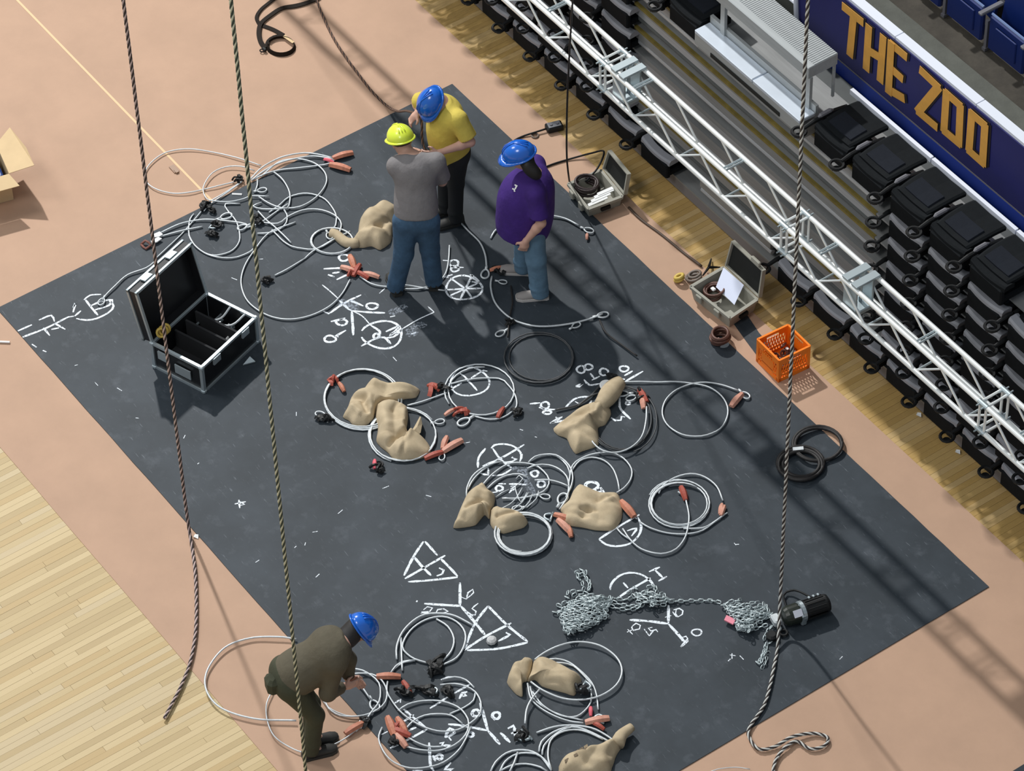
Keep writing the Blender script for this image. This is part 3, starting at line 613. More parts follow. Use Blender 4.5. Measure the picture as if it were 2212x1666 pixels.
def fitting(t, T, kind, px, py, ang=0, size=1.0, z=None):
    z = ZC+.008 if z is None else z
    c = P(*T(px, py), z); a = math.radians(ang); d = (P(*T(px+20*math.cos(a), py+20*math.sin(a)), z)-c).normalized(); n = Vector((-d.y, d.x, 0)); U = Vector((0, 0, 1))
    if kind == 'eye':        # teardrop thimble eye with ferrule
        b = MB(); L = .085*size; pts = [c+d*(L*(.5-.5*math.cos(u)))+n*(.030*size*math.sin(u)*(.6+.4*math.sin(u/2))) for u in [2*math.pi*i/18 for i in range(18)]]
        b.tube(pts, .007*size, 6, closed=True); b.cyl(c-d*.035*size, c+d*.002, .010*size, 8); obj('eye', b, M_CABLE, t, smooth=True)
    elif kind in ('sleeve', 'peach', 'red', 'pink'):
        m = {'sleeve': M_SLEEVE, 'peach': M_PEACH, 'red': M_RED, 'pink': M_PINK}[kind]
        b = MB(); w = .042*size; L = .13*size
        rings = []
        for i in range(7):
            v = i/6; ww = w*(.55+.6*math.sin(.4+2.2*v)); cc = c+d*(L*v)+U*(.016*math.sin(3.0*v))
            rings.append([cc+n*ww/2, cc+n*ww*.25+U*.016*size, cc-n*ww*.25+U*.016*size, cc-n*ww/2, cc-n*ww*.2-U*.004, cc+n*ww*.2-U*.004])
        b.loft(rings, True, True); o = obj('sleeve', b, m, t); o['label'] = {'sleeve': 'orange protective sleeve', 'peach': 'faded orange sleeve', 'red': 'red tag', 'pink': 'pink tag'}[kind]
    elif kind in ('knot', 'redknot'):
        m = M_BLACK if kind == 'knot' else M_RED; b = MB()
        for k in range(4 if kind == 'knot' else 5):
            a2 = rnd.uniform(0, 6.28); dd = (d*math.cos(a2)+n*math.sin(a2)*.8); o_ = c+d*rnd.uniform(-.035, .035)*size+n*rnd.uniform(-.025, .025)*size; L = rnd.uniform(.05, .10)*size
            q = spline([o_-dd*L*.5, o_-dd*L*.2+U*rnd.uniform(.01, .03), o_+dd*L*.2+U*rnd.uniform(.015, .035)+n*rnd.uniform(-.02, .02), o_+dd*L*.5], .015)
            if k % 2: b.ribbon(q, .026*size, .005)
            else: b.tube(q, .010*size, 6)
        if kind == 'knot': b.ring(c+U*.012, .026*size, .008*size, 12, 6, (d, n))
        obj('shackle' if kind == 'knot' else 'tag_bundle', b, m, t, smooth=False)
    elif kind == 'bow':       # steel shackle: bow and pin
        b = MB(); pts = [c+d*(.05*size*math.sin(u))+n*(.03*size*math.cos(u)*(1.25 if abs(u-1.57) < .6 else 1)) for u in [math.pi*i/10 for i in range(11)]]
        b.tube(pts, .009*size, 6); b.cyl(c+n*.045*size, c-n*.045*size, .008*size, 8); obj('shackle', b, M_STEEL, t, smooth=True)
T = zt(300, 300, 6.406)
sling('thin wire loop reaching furthest onto the tan floor at the upper left', T, [[(1690, 370), (1390, 270), (1050, 190), (700, 140), (400, 180), (200, 300), (90, 450), (110, 600), (250, 700), (480, 755), (700, 740), (900, 700), (1100, 650), (1320, 595), (1400, 560)]], r=.006, ends=[('knot', 1400, 550, -30, .9)])
sling('small wire loop inside the tan floor loop at the upper left', T, [[(1600, 440), (1410, 380), (1200, 390), (1020, 470), (910, 620), (890, 720), (940, 830), (1040, 860), (1250, 870), (1450, 830), (1560, 790), (1800, 795)]], r=.006, ends=[('eye', 1640, 720, -10, 1)])
sling('pair of taut wires with a black buckle at the upper left mat edge', T, [[(1450, 570), (1200, 740), (960, 880), (880, 960)], [(1420, 600), (1190, 765), (985, 905), (900, 1000)], [(930, 920), (800, 1080), (600, 1310), (400, 1500), (240, 1650)]], r=.006, ends=[('knot', 900, 930, -60, 1.3), ('knot', 1010, 990, 20, 1.0), ('bow', 1000, 1200, 20, 1)])
T2 = zt(600, 300, 6.406)
sling('fan of wires running to an orange sleeved end at the top of the mat', T, [[(1540, 560), (1700, 400), (1890, 290), (2050, 232), (2290, 195), (2480, 215), (2680, 262)], [(1560, 575), (1720, 450), (1950, 330), (2200, 265), (2420, 240), (2640, 270), (2700, 290)], [(1590, 560), (1760, 480), (1960, 430), (2230, 400), (2480, 370), (2620, 345), (2720, 285)], [(1640, 560), (1640, 640), (1610, 720)]], ends=[('sleeve', 2680, 275, -15, 1.5), ('sleeve', 2640, 360, 15, 1.6), ('pink', 2560, 285, 20, .8)])
sling('wire loop under the fan of wires near the top edge of the mat', T, [[(1690, 520), (1930, 325), (2120, 280), (2270, 285), (2420, 330), (2520, 400), (2590, 500), (2590, 620), (2500, 760), (2370, 870), (2220, 940), (2070, 960), (1900, 970), (1700, 970), (1580, 930), (1700, 880)]])
sling('wire arc ending beside the two white chalk stubs at the upper left', T, [[(1870, 460), (1960, 530), (2030, 620), (2085, 740), (2090, 860), (2050, 960), (1920, 940), (1780, 880), (1660, 800)]])
sling('wide wire loop crossing the upper coils towards the burlap sack', T2, [[(-120, 1020), (20, 920), (150, 810), (350, 755), (520, 775), (660, 840), (760, 960), (810, 1070), (800, 1200), (770, 1240)]])
sling('wire loop running from the white rope to the small circled coil', T2, [[(-260, 1150), (0, 1170), (150, 1070), (350, 985), (550, 975), (720, 1020), (830, 1090), (880, 1180), (850, 1310)]], ends=[('eye', 690, 1300, 60, 1)])
sling('wire running under the burlap sack to a black shackle on its left', T2, [[(-80, 1260), (0, 1340), (80, 1420), (200, 1490), (350, 1520), (480, 1530), (620, 1490), (780, 1390)], [(370, 1660), (480, 1560), (620, 1480), (760, 1400), (1000, 1280)], [(370, 1660), (120, 1810), (-40, 1890)]], ends=[('knot', -170, 1960, -40, 1.2)])
sling('small bright wire coil beside the neck of the upper burlap sack', T2, coils=[(750, 1410, 300, 190, 1.6, 14, 20)], r=.0085)
sling('two bright wires from the pink rope to the tangle at the white rope', T, [[(300, 1300), (560, 1180), (780, 1130), (950, 1115), (1200, 1135), (1400, 1160), (1510, 1195), (1440, 1255)], [(300, 1350), (600, 1270), (880, 1215)]], ends=[('eye', 1130, 1100, -20, 1.3), ('knot', 1640, 1130, 20, 1.1)])
sling('wire loop just right of the flight case lid', T, [[(760, 1040), (710, 1110), (690, 1250), (720, 1400), (850, 1540), (1000, 1610), (1150, 1600), (1300, 1540), (1390, 1420), (1390, 1280), (1340, 1130), (1220, 980), (1200, 900), (1400, 900)], [(690, 1330), (780, 1480), (950, 1600), (1150, 1645), (1350, 1640), (1550, 1555), (1620, 1470)]], ends=[('knot', 1090, 1200, 40, 1.2), ('knot', 1010, 1320, 10, 1.1)])
sling('doubled wire arc hugging the white rope on the upper mat', T, [[(1640, 1310), (1800, 1300), (1950, 1250), (2040, 1160), (2050, 1050), (2010, 980)], [(1500, 1230), (1700, 1150), (1900, 1010), (2060, 900)], [(1650, 1000), (1760, 1120), (1860, 1200), (1990, 1320), (2110, 1440)]], ends=[('eye', 1500, 1200, 160, 1.1)])
T = zt(0, 500, 2.976)
sling('wire from behind the flight case lid to the circled letter at the left', T, [[(1000, 190), (940, 235), (820, 280), (740, 350), (680, 410), (660, 440)]], ends=[('eye', 665, 430, 120, 1)])
sling('largest open wire loop, right of the flight case, ending at red tags', T, [[(1900, -60), (1730, 10), (1630, 130), (1570, 230), (1550, 330), (1580, 430), (1650, 500), (1750, 550), (1870, 565), (2000, 540), (2120, 480), (2200, 400), (2250, 310)]], ends=[('red', 2270, 290, -60, 1.2), ('sleeve', 2280, 240, -110, 1.3), ('red', 2290, 260, 30, 1.1)])
T = zt(650, 500, 2.976)
sling('two crossing wires between the red tags and the chalk wheel', T, [[(340, 270), (420, 270), (510, 300)], [(380, 290), (450, 335), (545, 355), (660, 345), (800, 365), (925, 380)], [(655, 370), (780, 365), (880, 325), (930, 270), (950, 180), (955, 90)]], ends=[('peach', 365, 270, -160, 1.3), ('peach', 400, 270, 15, 1.2), ('redknot', 345, 262, 10, 1.1)])
sling('grey wire arc between the man in jeans and the man in purple', T, [[(1010, -75), (1080, 0), (1150, 70), (1185, 150), (1195, 235)]], r=.009, ends=[('eye', 1190, 245, 100, 1.3), ('sleeve', 1215, 252, -10, 1.0), ('knot', 1290, 262, 20, 1.3)])
sling('wire arc under the feet of the man in purple', T, [[(1228, 290), (1220, 350), (1240, 440), (1290, 510), (1370, 570), (1480, 605), (1600, 610), (1750, 590), (1880, 555), (1940, 530)]], r=.009, ends=[('eye', 1905, 545, -12, 1.2), ('eye', 1745, 618, -30, 1), ('eye', 1270, 320, 10, .9)])
sling('dark wire from the shoes of the man in purple to the black coil', T, [[(1350, 350), (1360, 460), (1340, 560), (1330, 680)], [(1920, 570), (1960, 650), (2050, 720), (2160, 800)]], r=.008, m=M_RUBBER, ends=[('knot', 1345, 590, 100, .9), ('eye', 1310, 640, 150, 1.1)])
sling('thin dark wire coil in the middle of the mat below the man in purple', T, coils=[(1535, 815, 210, 150, 3.2, 16, 40)], r=.006, m=M_CABLE_D)
T = zt(660, 760, 5.95)
sling('wire coil with a red tag, left of the two overlapping sacks', T, coils=[(745, 615, 480, 372, 3.1, 28, 200)], ends=[('redknot', 370, 370, 80, 1.3), ('sleeve', 430, 400, 60, .9), ('knot', 265, 850, 200, 1.2), ('eye', 250, 810, 190, 1)])
sling('wire coil under the lower of the two overlapping sacks', T, [[(1310, 690), (1500, 640), (1810, 530)]], coils=[(1240, 1060, 440, 350, 2.6, 30, 110)], ends=[('knot', 940, 1460, 30, 1.3), ('pink', 890, 1390, 90, .8), ('peach', 1760, 1290, -30, 1.6), ('peach', 1760, 1250, -70, 1.1), ('red', 1530, 1380, -20, 1.3), ('eye', 1770, 1310, 110, .9), ('eye', 1660, 910, -10, 1)])
T = zt(920, 760, 5.95)
sling('wire coil drawn over a chalk circle, middle of the mat', T, [[(290, 420), (600, 350), (940, 345), (1050, 420), (1140, 540), (1170, 660), (1140, 740), (1000, 840), (820, 870), (620, 830)]], coils=[(700, 500, 440, 330, 1.35, 24, 150)], ends=[('redknot', 460, 790, 30, 1.3), ('eye', 560, 860, 150, 1.4), ('red', 1000, 720, 120, 1.0), ('knot', 1180, 790, 10, 1.2), ('peach', 380, 740, 150, .9), ('redknot', 110, 500, -30, 1.5), ('knot', 200, 460, -20, 1.2)])
T = zt(1140, 760, 6.66)
sling('dark wire coil under the knotted sack', T, coils=[(1340, 960, 430, 440, 3.2, 44, 0)], r=.006, m=M_CABLE_D, ends=[('red', 1600, 540, 60, 1.3), ('peach', 1640, 650, 80, 1.1), ('eye', 1450, 600, 180, 1.2), ('knot', 1620, 640, 40, 1.3), ('eye', 1560, 640, 160, 1.1)])
sling('bright wire tail curling out below the knotted sack', T, [[(1710, 790), (1700, 1000), (1640, 1220), (1480, 1380), (1270, 1450), (1080, 1420), (950, 1320), (870, 1180), (860, 1050)]], zo=.03)
sling('dark straight wires crossing under the neck of the knotted sack', T, [[(1050, 470), (900, 640), (700, 770), (400, 835)], [(1080, 580), (900, 640), (720, 780)]], r=.009, m=M_CABLE_D, ends=[('knot', 1200, 370, -30, 1.2)])
T = zt(1380, 760, 7.57)
sling('single wire loop with a peach sleeve end, right of the dark coil', T, [[(-300, 500), (0, 490), (300, 498), (600, 490), (880, 520), (1150, 580), (1350, 720), (1450, 900), (1440, 1080), (1330, 1260), (1120, 1360), (920, 1385), (700, 1350), (500, 1230), (400, 1080), (390, 920), (460, 760), (620, 620), (850, 530), (1090, 500), (1350, 540), (1620, 630)]], ends=[('peach', 1690, 690, 130, 1.4), ('eye', 1680, 660, 40, 1.1)])
T = zt(960, 940, 5.95)
sling('tall wire loop rising from the tied sack in the centre', T, [[(285, 790), (290, 680), (360, 530), (480, 430), (640, 360), (740, 340)], [(300, 700), (380, 560), (520, 430), (690, 320)]])
sling('two wide wire arcs across the centre tangle', T, [[(490, 640), (620, 500), (800, 380), (960, 355), (1160, 385), (1280, 470), (1345, 570), (1320, 680), (1200, 760), (980, 810), (740, 815)], [(550, 690), (660, 590), (800, 520), (960, 500), (1060, 540)]])
sling('wire loops on the right of the centre tangle', T, [[(1080, 350), (1160, 280), (1280, 250), (1430, 255), (1560, 340), (1630, 440), (1650, 560), (1620, 680), (1560, 800)], [(1065, 430), (1180, 385), (1340, 385), (1480, 440), (1570, 530), (1600, 640), (1590, 760)], [(1160, 580), (1330, 575), (1480, 610), (1600, 660)], [(1080, 350), (1250, 262), (1440, 270), (1580, 400), (1610, 500)]], ends=[('eye', 1480, 880, -60, 1.4), ('eye', 1230, 780, 10, 1)])
sling('small curls of wire in the middle of the centre tangle', T, [[(920, 560), (960, 520), (1010, 560), (960, 620), (910, 660), (940, 780), (980, 860), (1020, 820), (1060, 740)], [(720, 950), (840, 890), (930, 800), (1000, 680)], [(860, 980), (1000, 860), (1080, 740)], [(1000, 960), (1090, 860), (1130, 760)], [(1060, 930), (1180, 820), (1210, 720)], [(660, 800), (740, 740), (830, 700)]], r=.005)
sling('thick bright wire coil below the tied sack', T, coils=[(1012, 1265, 345, 262, 5.3, 26, 90)], r=.008, ends=[('eye', 1000, 930, 170, 1)])
T = zt(1180, 960, 5.267)
sling('wire loops rising behind the pale flat sack', T, [[(150, 740), (240, 600), (260, 430), (300, 240), (420, 150), (560, 105), (740, 95), (880, 160), (970, 280), (960, 400), (880, 500), (800, 550)], [(290, 300), (380, 190), (520, 150), (660, 185), (760, 280), (815, 420), (830, 520)]])
sling('bright double wire coil with red ends, rightmost on the mat', T, [[(1280, 560), (1330, 470), (1460, 380), (1640, 335), (1800, 370), (1940, 480), (2010, 640)], [(1560, 960), (1780, 950), (1900, 890), (2040, 790)], [(1500, 540), (1570, 580), (1600, 680), (1625, 820), (1610, 960), (1570, 1080), (1480, 1190), (1360, 1240), (1240, 1240), (1080, 1190), (960, 1090), (870, 960)], [(800, 950), (860, 1020), (980, 1100)], [(1060, 880), (1180, 950), (1380, 1010), (1600, 1020), (1780, 980), (1920, 880), (2060, 780)]], coils=[(1520, 680, 338, 258, 3.3, 20, 200)], ends=[('red', 1590, 640, -110, 1.2), ('peach', 2000, 680, 100, .9), ('peach', 2030, 700, 110, .9)])
T = zt(820, 1280, 6.506)
sling('wire coil beside the lower chalk triangle with a black hook', T, [[(860, 1030), (1080, 920), (1190, 740), (1200, 560), (1080, 410), (880, 340), (640, 390), (430, 540), (320, 760), (430, 900), (560, 960), (710, 1000)], [(880, 970), (1010, 820), (1045, 650), (960, 480), (800, 375)], [(240, 940), (240, 760), (320, 560), (470, 400), (640, 310), (860, 295), (1060, 330), (1310, 460)], [(300, 640), (310, 900), (320, 1100)], [(500, 960), (340, 985), (200, 1080), (120, 1200)]], r=.0085, ends=[('knot', 800, 1030, 60, 1.7), ('knot', 760, 1090, 110, 1.2), ('sleeve', 300, 1190, 180, 1.5), ('red', 330, 1250, 60, 1.1)])
T = zt(700, 1400, 5.82)
sling('wire held by the bending man in two round turns', T, [[(330, 330), (440, 320), (600, 330), (720, 400), (790, 540), (770, 680), (680, 770), (560, 830), (420, 860), (200, 850), (60, 760), (10, 660)], [(350, 260), (480, 280), (600, 350), (690, 440), (710, 560), (690, 680), (600, 800), (520, 920)], [(350, 380), (460, 470), (580, 640)]], ends=[('eye', 600, 660, 60, 1.3), ('knot', 520, 920, 130, 1.2)], zo=.01)
sling('wide flat wire ellipse in the lower tangle', T, [[(930, 790), (1050, 710), (1250, 665), (1480, 670), (1680, 740), (1780, 840), (1820, 950), (1780, 1090), (1640, 1220), (1440, 1290), (1200, 1280), (1030, 1240)], [(1000, 1050), (1120, 920), (1260, 850), (1420, 830), (1600, 850), (1740, 950)], [(990, 1080), (1150, 1180), (1320, 1240), (1500, 1240)]], ends=[('sleeve', 800, 870, 70, 1.5), ('red', 830, 1020, 20, 1.4), ('sleeve', 920, 880, 60, 1.3), ('peach', 890, 1080, 50, 1.3), ('redknot', 900, 1010, 80, 1.3), ('knot', 880, 1180, 40, 1.2)])
sling('long wire curve through the lower tangle past the chalk nine', T, [[(830, 330), (900, 230), (1000, 170), (1140, 155)], [(800, 420), (790, 540), (850, 660), (960, 800), (1130, 930), (1300, 1010), (1480, 1050), (1680, 1030), (1860, 930), (1960, 820), (1970, 680), (1900, 550), (1780, 480), (1640, 450), (1460, 465)], [(1480, 400), (1640, 365), (1780, 400), (1890, 500)], [(1900, 560), (1880, 660), (1760, 750), (1580, 830)]], ends=[('knot', 1020, 560, -10, 1.4), ('knot', 1300, 540, 0, 1.5), ('knot', 1560, 560, 60, 1.3), ('bow', 1340, 560, -30, 1.2)])
sling('outer wire loop leaving the mat at the bottom edge of the photo', T, [[(730, 1000), (690, 1100), (700, 1200), (780, 1350), (900, 1450), (1080, 1510), (1300, 1500), (1500, 1440), (1680, 1300), (1790, 1130), (1840, 1000)]])
T = zt(0, 0, 1)
sling('large wire loop on the tan floor behind the bending man', T, [[(640, 1381), (600, 1376), (540, 1379), (485, 1400), (448, 1448), (446, 1492), (478, 1530), (550, 1553), (640, 1557)]], r=.0085)
sling('thin dark wire arc on the tan floor at the shoes of the bending man', T, [[(590, 1490), (576, 1520), (577, 1555), (592, 1590), (625, 1614), (660, 1626), (700, 1617), (745, 1596), (785, 1562), (800, 1540)], [(690, 1502), (712, 1530), (748, 1546), (780, 1547)]], r=.006, ends=[('sleeve', 745, 1586, -30, 1.4), ('eye', 775, 1572, -45, 1.2)])
sling('thin wire arc on the tan floor at the bottom right edge of the photo', T, [[(1525, 1672), (1550, 1662), (1590, 1658), (1620, 1662)]], r=.004)
sling('short wire with a ring end to the right of the man in purple', T, [[(1150, 470), (1187, 466), (1220, 472), (1250, 487)], [(1060, 515), (1068, 500), (1080, 490)]], r=.009, ends=[('eye', 1262, 494, 20, 1.1), ('peach', 1268, 505, 90, .6)])
T = zt(1040, 1370, 5.63)
sling('single wide wire ellipse around the sack with the square end', T, [[(600, 580), (740, 680), (980, 780), (1220, 800), (1450, 750), (1640, 620), (1710, 450), (1640, 280), (1440, 140), (1180, 95), (950, 140), (760, 230), (650, 310)], [(710, 670), (610, 790), (550, 920), (530, 1090)]], r=.0085, zo=.02)
sling('bundle of wires under the sack with the square end', T, [[(560, 600), (600, 780), (720, 900), (900, 1000), (1080, 1060), (1240, 1080)], [(590, 640), (640, 790), (780, 900), (980, 990), (1235, 1050)], [(620, 700), (740, 860), (960, 990), (1160, 1000), (1310, 870), (1340, 740), (1320, 650)], [(770, 320), (900, 300), (1060, 340), (1220, 460), (1340, 590), (1400, 740), (1420, 920)], [(860, 350), (980, 350), (1120, 390), (1260, 520), (1360, 640)]], ends=[('peach', 1260, 1080, -10, 1.5), ('bow', 1410, 1060, -60, 1.3), ('pink', 1330, 1000, -90, .7), ('red', 1350, 1080, 30, .9)])
sling('wire coil at the bottom edge of the photo left of the torn sack', T, [[(670, 1200), (880, 1130), (1080, 1110), (1330, 1140), (1500, 1220), (1640, 1320)], [(700, 1430), (730, 1310), (880, 1190), (1080, 1120)], [(740, 1470), (760, 1360), (900, 1220), (1100, 1130), (1300, 1180), (1560, 1310)], [(850, 1660), (810, 1480), (840, 1300), (960, 1200), (1120, 1165), (1280, 1190), (1480, 1280)]], r=.0085, ends=[('bow', 560, 1220, 150, 1.5), ('knot', 500, 1240, 100, 1.3)])
sling('arched wires cut off by the bottom edge of the photo', T, [[(110, 1680), (170, 1560), (300, 1450), (450, 1410), (620, 1430), (760, 1520), (850, 1640)], [(220, 1680), (290, 1550), (430, 1460), (600, 1450), (720, 1490), (850, 1660)], [(240, 1660), (360, 1600), (540, 1580), (720, 1620), (800, 1670)], [(440, 1440), (400, 1560), (340, 1680)]], r=.0085)

# ---------------------------------------------------------------- burlap sacks
def sack(label, T, outline, h, ridges=(), holes=()):
    """puffed cloth: star-shaped outline in px, profile height h, ridges/creases (px segment, amplitude, width m)"""
    op = [P(*T(*p), MZ+.004) for p in outline]; c = sum(op, Vector())/len(op)
    lp = op+[op[0]]; dense = []
    cl = [op[-1]]+op+[op[0], op[1]]
    for i in range(1, len(cl)-2):
        for k in range(7):
            t = k/7; a, b_, cc, d = cl[i-1:i+3]
            dense.append(.5*((2*b_)+(cc-a)*t*.7+((2*a-5*b_+4*cc-d)*.7+(cc-b_)*.6)*t*t+((3*b_-a-3*cc+d)*.7-(cc-b_)*.6)*t**3) if False else b_.lerp(cc, t)+((cc-a)*(t*(1-t)**2)-(d-b_)*(t*t*(1-t)))*.32)
    rg = [[P(*T(*q), 0) for q in r_[0]]+[r_[1], r_[2]] for r_ in ridges]
    ph = [rnd.uniform(0, 6.28) for _ in range(5)]; NR_ = 20; rings = []; n = len(dense)
    def H(p, s):
        base = h*.62*(1-s**3.4)**.62 if s < 1 else 0
        wx = p.x+.03*math.sin(17*p.y+ph[3]); wy = p.y+.03*math.sin(15*p.x+ph[4])
        w = .30*h*(abs(math.sin(7*wx+5*wy+ph[0]))-.42)+.26*h*(abs(math.sin(-8*wx+13*wy+ph[1]))-.4)+.003*math.sin(60*wx-45*wy+ph[2])
        z = base+w*(1-s**5)*min(1, h/.09)*.8
        for r_ in rg:
            a, b_, am, wd_ = r_; ab = b_-a; tt = max(0, min(1, (Vector((p.x, p.y, 0))-a).dot(ab)/ab.length_squared)); dd = (Vector((p.x, p.y, 0))-(a+ab*tt)).length
            z += am*math.exp(-(dd/wd_)**2)*(1-s**6)
        return max(z, .004)
    for i in range(1, NR_+1):
        s = i/NR_; ring = []
        for j, q in enumerate(dense):
            p = c+(q-c)*s; ring.append(Vector((p.x, p.y, MZ+.004+H(p, s))))
        rings.append(ring)
    b = MB(); b.loft(rings); o0 = 0
    b.add([Vector((c.x, c.y, MZ+.004+H(c, 0)))]+rings[0], [(0, 1+j, 1+(j+1) % n) for j in range(n)])
    bot = [Vector((v.x, v.y, MZ+.0015)) for v in rings[-1]]; b.loft([rings[-1], bot], False, True)
    t = thing('burlap_sack', label, 'sack', (c.x, c.y, MZ))
    me = obj('cloth', b, M_BURLAP, t, smooth=True, loc=None)
    bm = bmesh.new(); bm.from_mesh(me.data); bmesh.ops.remove_doubles(bm, verts=bm.verts, dist=.0004); bmesh.ops.recalc_face_normals(bm, faces=bm.faces); bm.to_mesh(me.data); bm.free()
    me.data.polygons.foreach_set('use_smooth', [True]*len(me.data.polygons))
    return t
T = zt(600, 300, 6.406)
s1 = sack('tan burlap sack with a long twisted neck beside the man in jeans', T, [(1110, 1310), (1140, 1130), (1240, 985), (1360, 960), (1500, 893), (1600, 930), (1710, 990), (1690, 1080), (1600, 1180), (1590, 1290), (1560, 1440), (1420, 1540), (1300, 1490), (1180, 1510), (1060, 1500), (1010, 1470), (1080, 1400)], .15, [(((1400, 1340), (1650, 1130)), -.05, .035), (((1250, 1200), (1500, 1000)), .03, .09), (((1340, 1380), (1480, 1420)), .03, .03)])
b = MB(); nk = [P(*T(x, y), MZ+.02) for x, y in [(1120, 1440), (1040, 1450), (960, 1440), (880, 1390), (800, 1320), (730, 1300)]]; b.tube(spline(nk, .03), [.05-.001*i for i in range(len(spline(nk, .03)))], 10); obj('neck', b, M_BURLAP, s1, smooth=True)
T = zt(660, 760, 5.95)
s2 = sack('tan burlap sack lying across the upper left coil with an open mouth', T, [(880, 360), (1000, 410), (1150, 445), (1400, 455), (1470, 500), (1420, 590), (1280, 610), (1150, 650), (1000, 660), (900, 780), (870, 870), (760, 960), (620, 950), (560, 890), (480, 840), (540, 730), (590, 590), (650, 530), (740, 500), (800, 430)], .13, [(((600, 640), (780, 700)), -.06, .03), (((560, 760), (700, 880)), .03, .02), (((740, 720), (800, 850)), -.04, .02), (((900, 500), (1350, 520)), .03, .04), (((820, 700), (860, 820)), .04, .03)])
s3_ = sack('tan burlap sack lying down the mat over the lower left coil, torn open', T, [(910, 700), (1060, 640), (1180, 650), (1300, 710), (1320, 850), (1300, 1020), (1350, 1110), (1360, 1190), (1560, 1190), (1610, 1250), (1590, 1330), (1430, 1390), (1240, 1410), (1120, 1370), (1060, 1300), (960, 1220), (910, 1150), (930, 1000), (900, 850)], .16, [(((1080, 1270), (1330, 1100)), -.05, .025), (((1200, 1380), (1360, 1150)), .03, .02), (((1130, 870), (1200, 720)), -.03, .02), (((1020, 760), (1050, 1150)), .03, .06), (((1300, 1180), (1250, 1390)), -.03, .02)])
b = MB(); fl = [[(1320, 1080), (1400, 960), (1470, 830)], [(1370, 1150), (1480, 1040), (1500, 930)]]; r0 = [P(*T(*p), MZ+.05) for p in fl[0]]; r1 = [P(*T(*p), MZ+.07) for p in fl[1]]; b.loft([[r0[i], r0[i].lerp(r1[i], .5)+Vector((0, 0, .04)), r1[i], r0[i].lerp(r1[i], .5)-Vector((0, 0, .02))] for i in range(3)], True, True); obj('torn_flap', b, M_BURLAP, s3_)
T = zt(1140, 760, 6.66)
s4 = sack('tan burlap sack with a knotted neck and a square flap, right of the middle', T, [(370, 1110), (560, 950), (700, 850), (800, 800), (1000, 740), (1160, 790), (1200, 900), (1120, 1050), (1010, 1100), (1030, 1300), (980, 1370), (800, 1430), (690, 1470), (620, 1380), (560, 1250), (430, 1200)], .13, [(((560, 1050), (820, 940)), -.055, .05), (((570, 1230), (870, 1120)), .03, .03), (((880, 1120), (1080, 830)), .045, .035), (((900, 860), (930, 990)), -.03, .02)])
b = MB(); nk = spline([P(*T(x, y), MZ+.07) for x, y in [(1020, 790), (1090, 720), (1180, 600), (1270, 490), (1340, 430)]], .03); b.tube(nk, [.052+.034*math.sin(3.0*i/(len(nk)-1)) for i in range(len(nk))], 12); obj('neck', b, M_BURLAP, s4, smooth=True)
T = zt(960, 940, 5.95)
s5 = sack('left half-full tan burlap sack tied in the middle like a bow tie', T, [(490, 630), (560, 720), (650, 790), (640, 900), (600, 1000), (1040-450, 1060), (570, 1080), (520, 1030), (470, 1080), (400, 1160), (260, 1190), (115, 1195), (160, 1080), (230, 900), (300, 770), (400, 690)], .17, [(((310, 1010), (450, 980)), -.05, .03), (((330, 960), (480, 760)), .02, .05), (((450, 850), (560, 980)), -.02, .03)])
lobe = sack('x', T, [(590, 1000), (650, 950), (760, 990), (900, 1025), (1000, 1060), (1075, 1125), (1020, 1190), (900, 1230), (760, 1270), (650, 1230), (590, 1150)], .14, [(((680, 1130), (900, 1110)), -.03, .02)])
for ch in list(lobe.children): ch.parent = s5; ch.location = lobe.location-s5.location; ch.name = 'tied_end'
bpy.data.objects.remove(lobe)
T = zt(1180, 960, 5.267)
s6 = sack('broad flat pale burlap sack between the centre tangle and the chalk V', T, [(370, 470), (450, 500), (620, 560), (800, 560), (850, 640), (870, 760), (850, 870), (790, 950), (720, 985), (560, 980), (420, 950), (280, 930), (190, 890), (190, 800), (160, 740), (260, 640), (310, 530)], .12, [(((420, 880), (720, 640)), -.035, .035), (((540, 780), (760, 680)), .035, .03), (((400, 820), (560, 830)), -.03, .02), (((740, 650), (860, 700)), -.03, .02)])
fitting(s6, T, 'sleeve', 90, 800, 20, 1.3); fitting(s6, T, 'peach', 130, 860, 45, 1.4); fitting(s6, T, 'sleeve', 250, 930, 75, 1.0); fitting(s6, T, 'sleeve', 850, 650, 50, 1.6); fitting(s6, T, 'bow', 60, 830, 190, 1.2)
T = zt(1040, 1370, 5.63)
s7 = sack('tan burlap sack bent at the left with a square cut right end', T, [(560, 580), (600, 470), (640, 330), (720, 310), (860, 350), (1000, 410), (1210, 540), (1200, 620), (1130, 750), (1000, 715), (860, 680), (740, 640), (650, 560)], .15, [(((620, 340), (640, 540)), -.06, .03), (((700, 480), (1120, 640)), .015, .08)])
lobe = sack('x', T, [(540, 300), (620, 320), (600, 480), (560, 570), (500, 600), (500, 760), (430, 740), (370, 680), (310, 590), (360, 440), (400, 390), (490, 350)], .12, [(((380, 420), (480, 700)), .02, .05)])
for ch in list(lobe.children): ch.parent = s7; ch.location = lobe.location-s7.location; ch.name = 'folded_end'
bpy.data.objects.remove(lobe)
fitting(s7, T, 'knot', 1220, 660, 70, 1.4, MZ+.05); fitting(s7, T, 'bow', 1240, 620, 20, 1.2, MZ+.07)
s8 = sack('tan burlap sack with a coarse woven patch at the bottom edge of the photo', T, [(1640, 1330), (1720, 1350), (1640, 1480), (1600, 1600), (1540, 1700), (1200, 1760), (960, 1740), (940, 1620), (1000, 1520), (1060, 1560), (1140, 1640), (1200, 1560), (1330, 1440), (1480, 1370)], .16, [(((1250, 1560), (1620, 1380)), .03, .06), (((1560, 1560), (1700, 1350)), -.03, .03)])
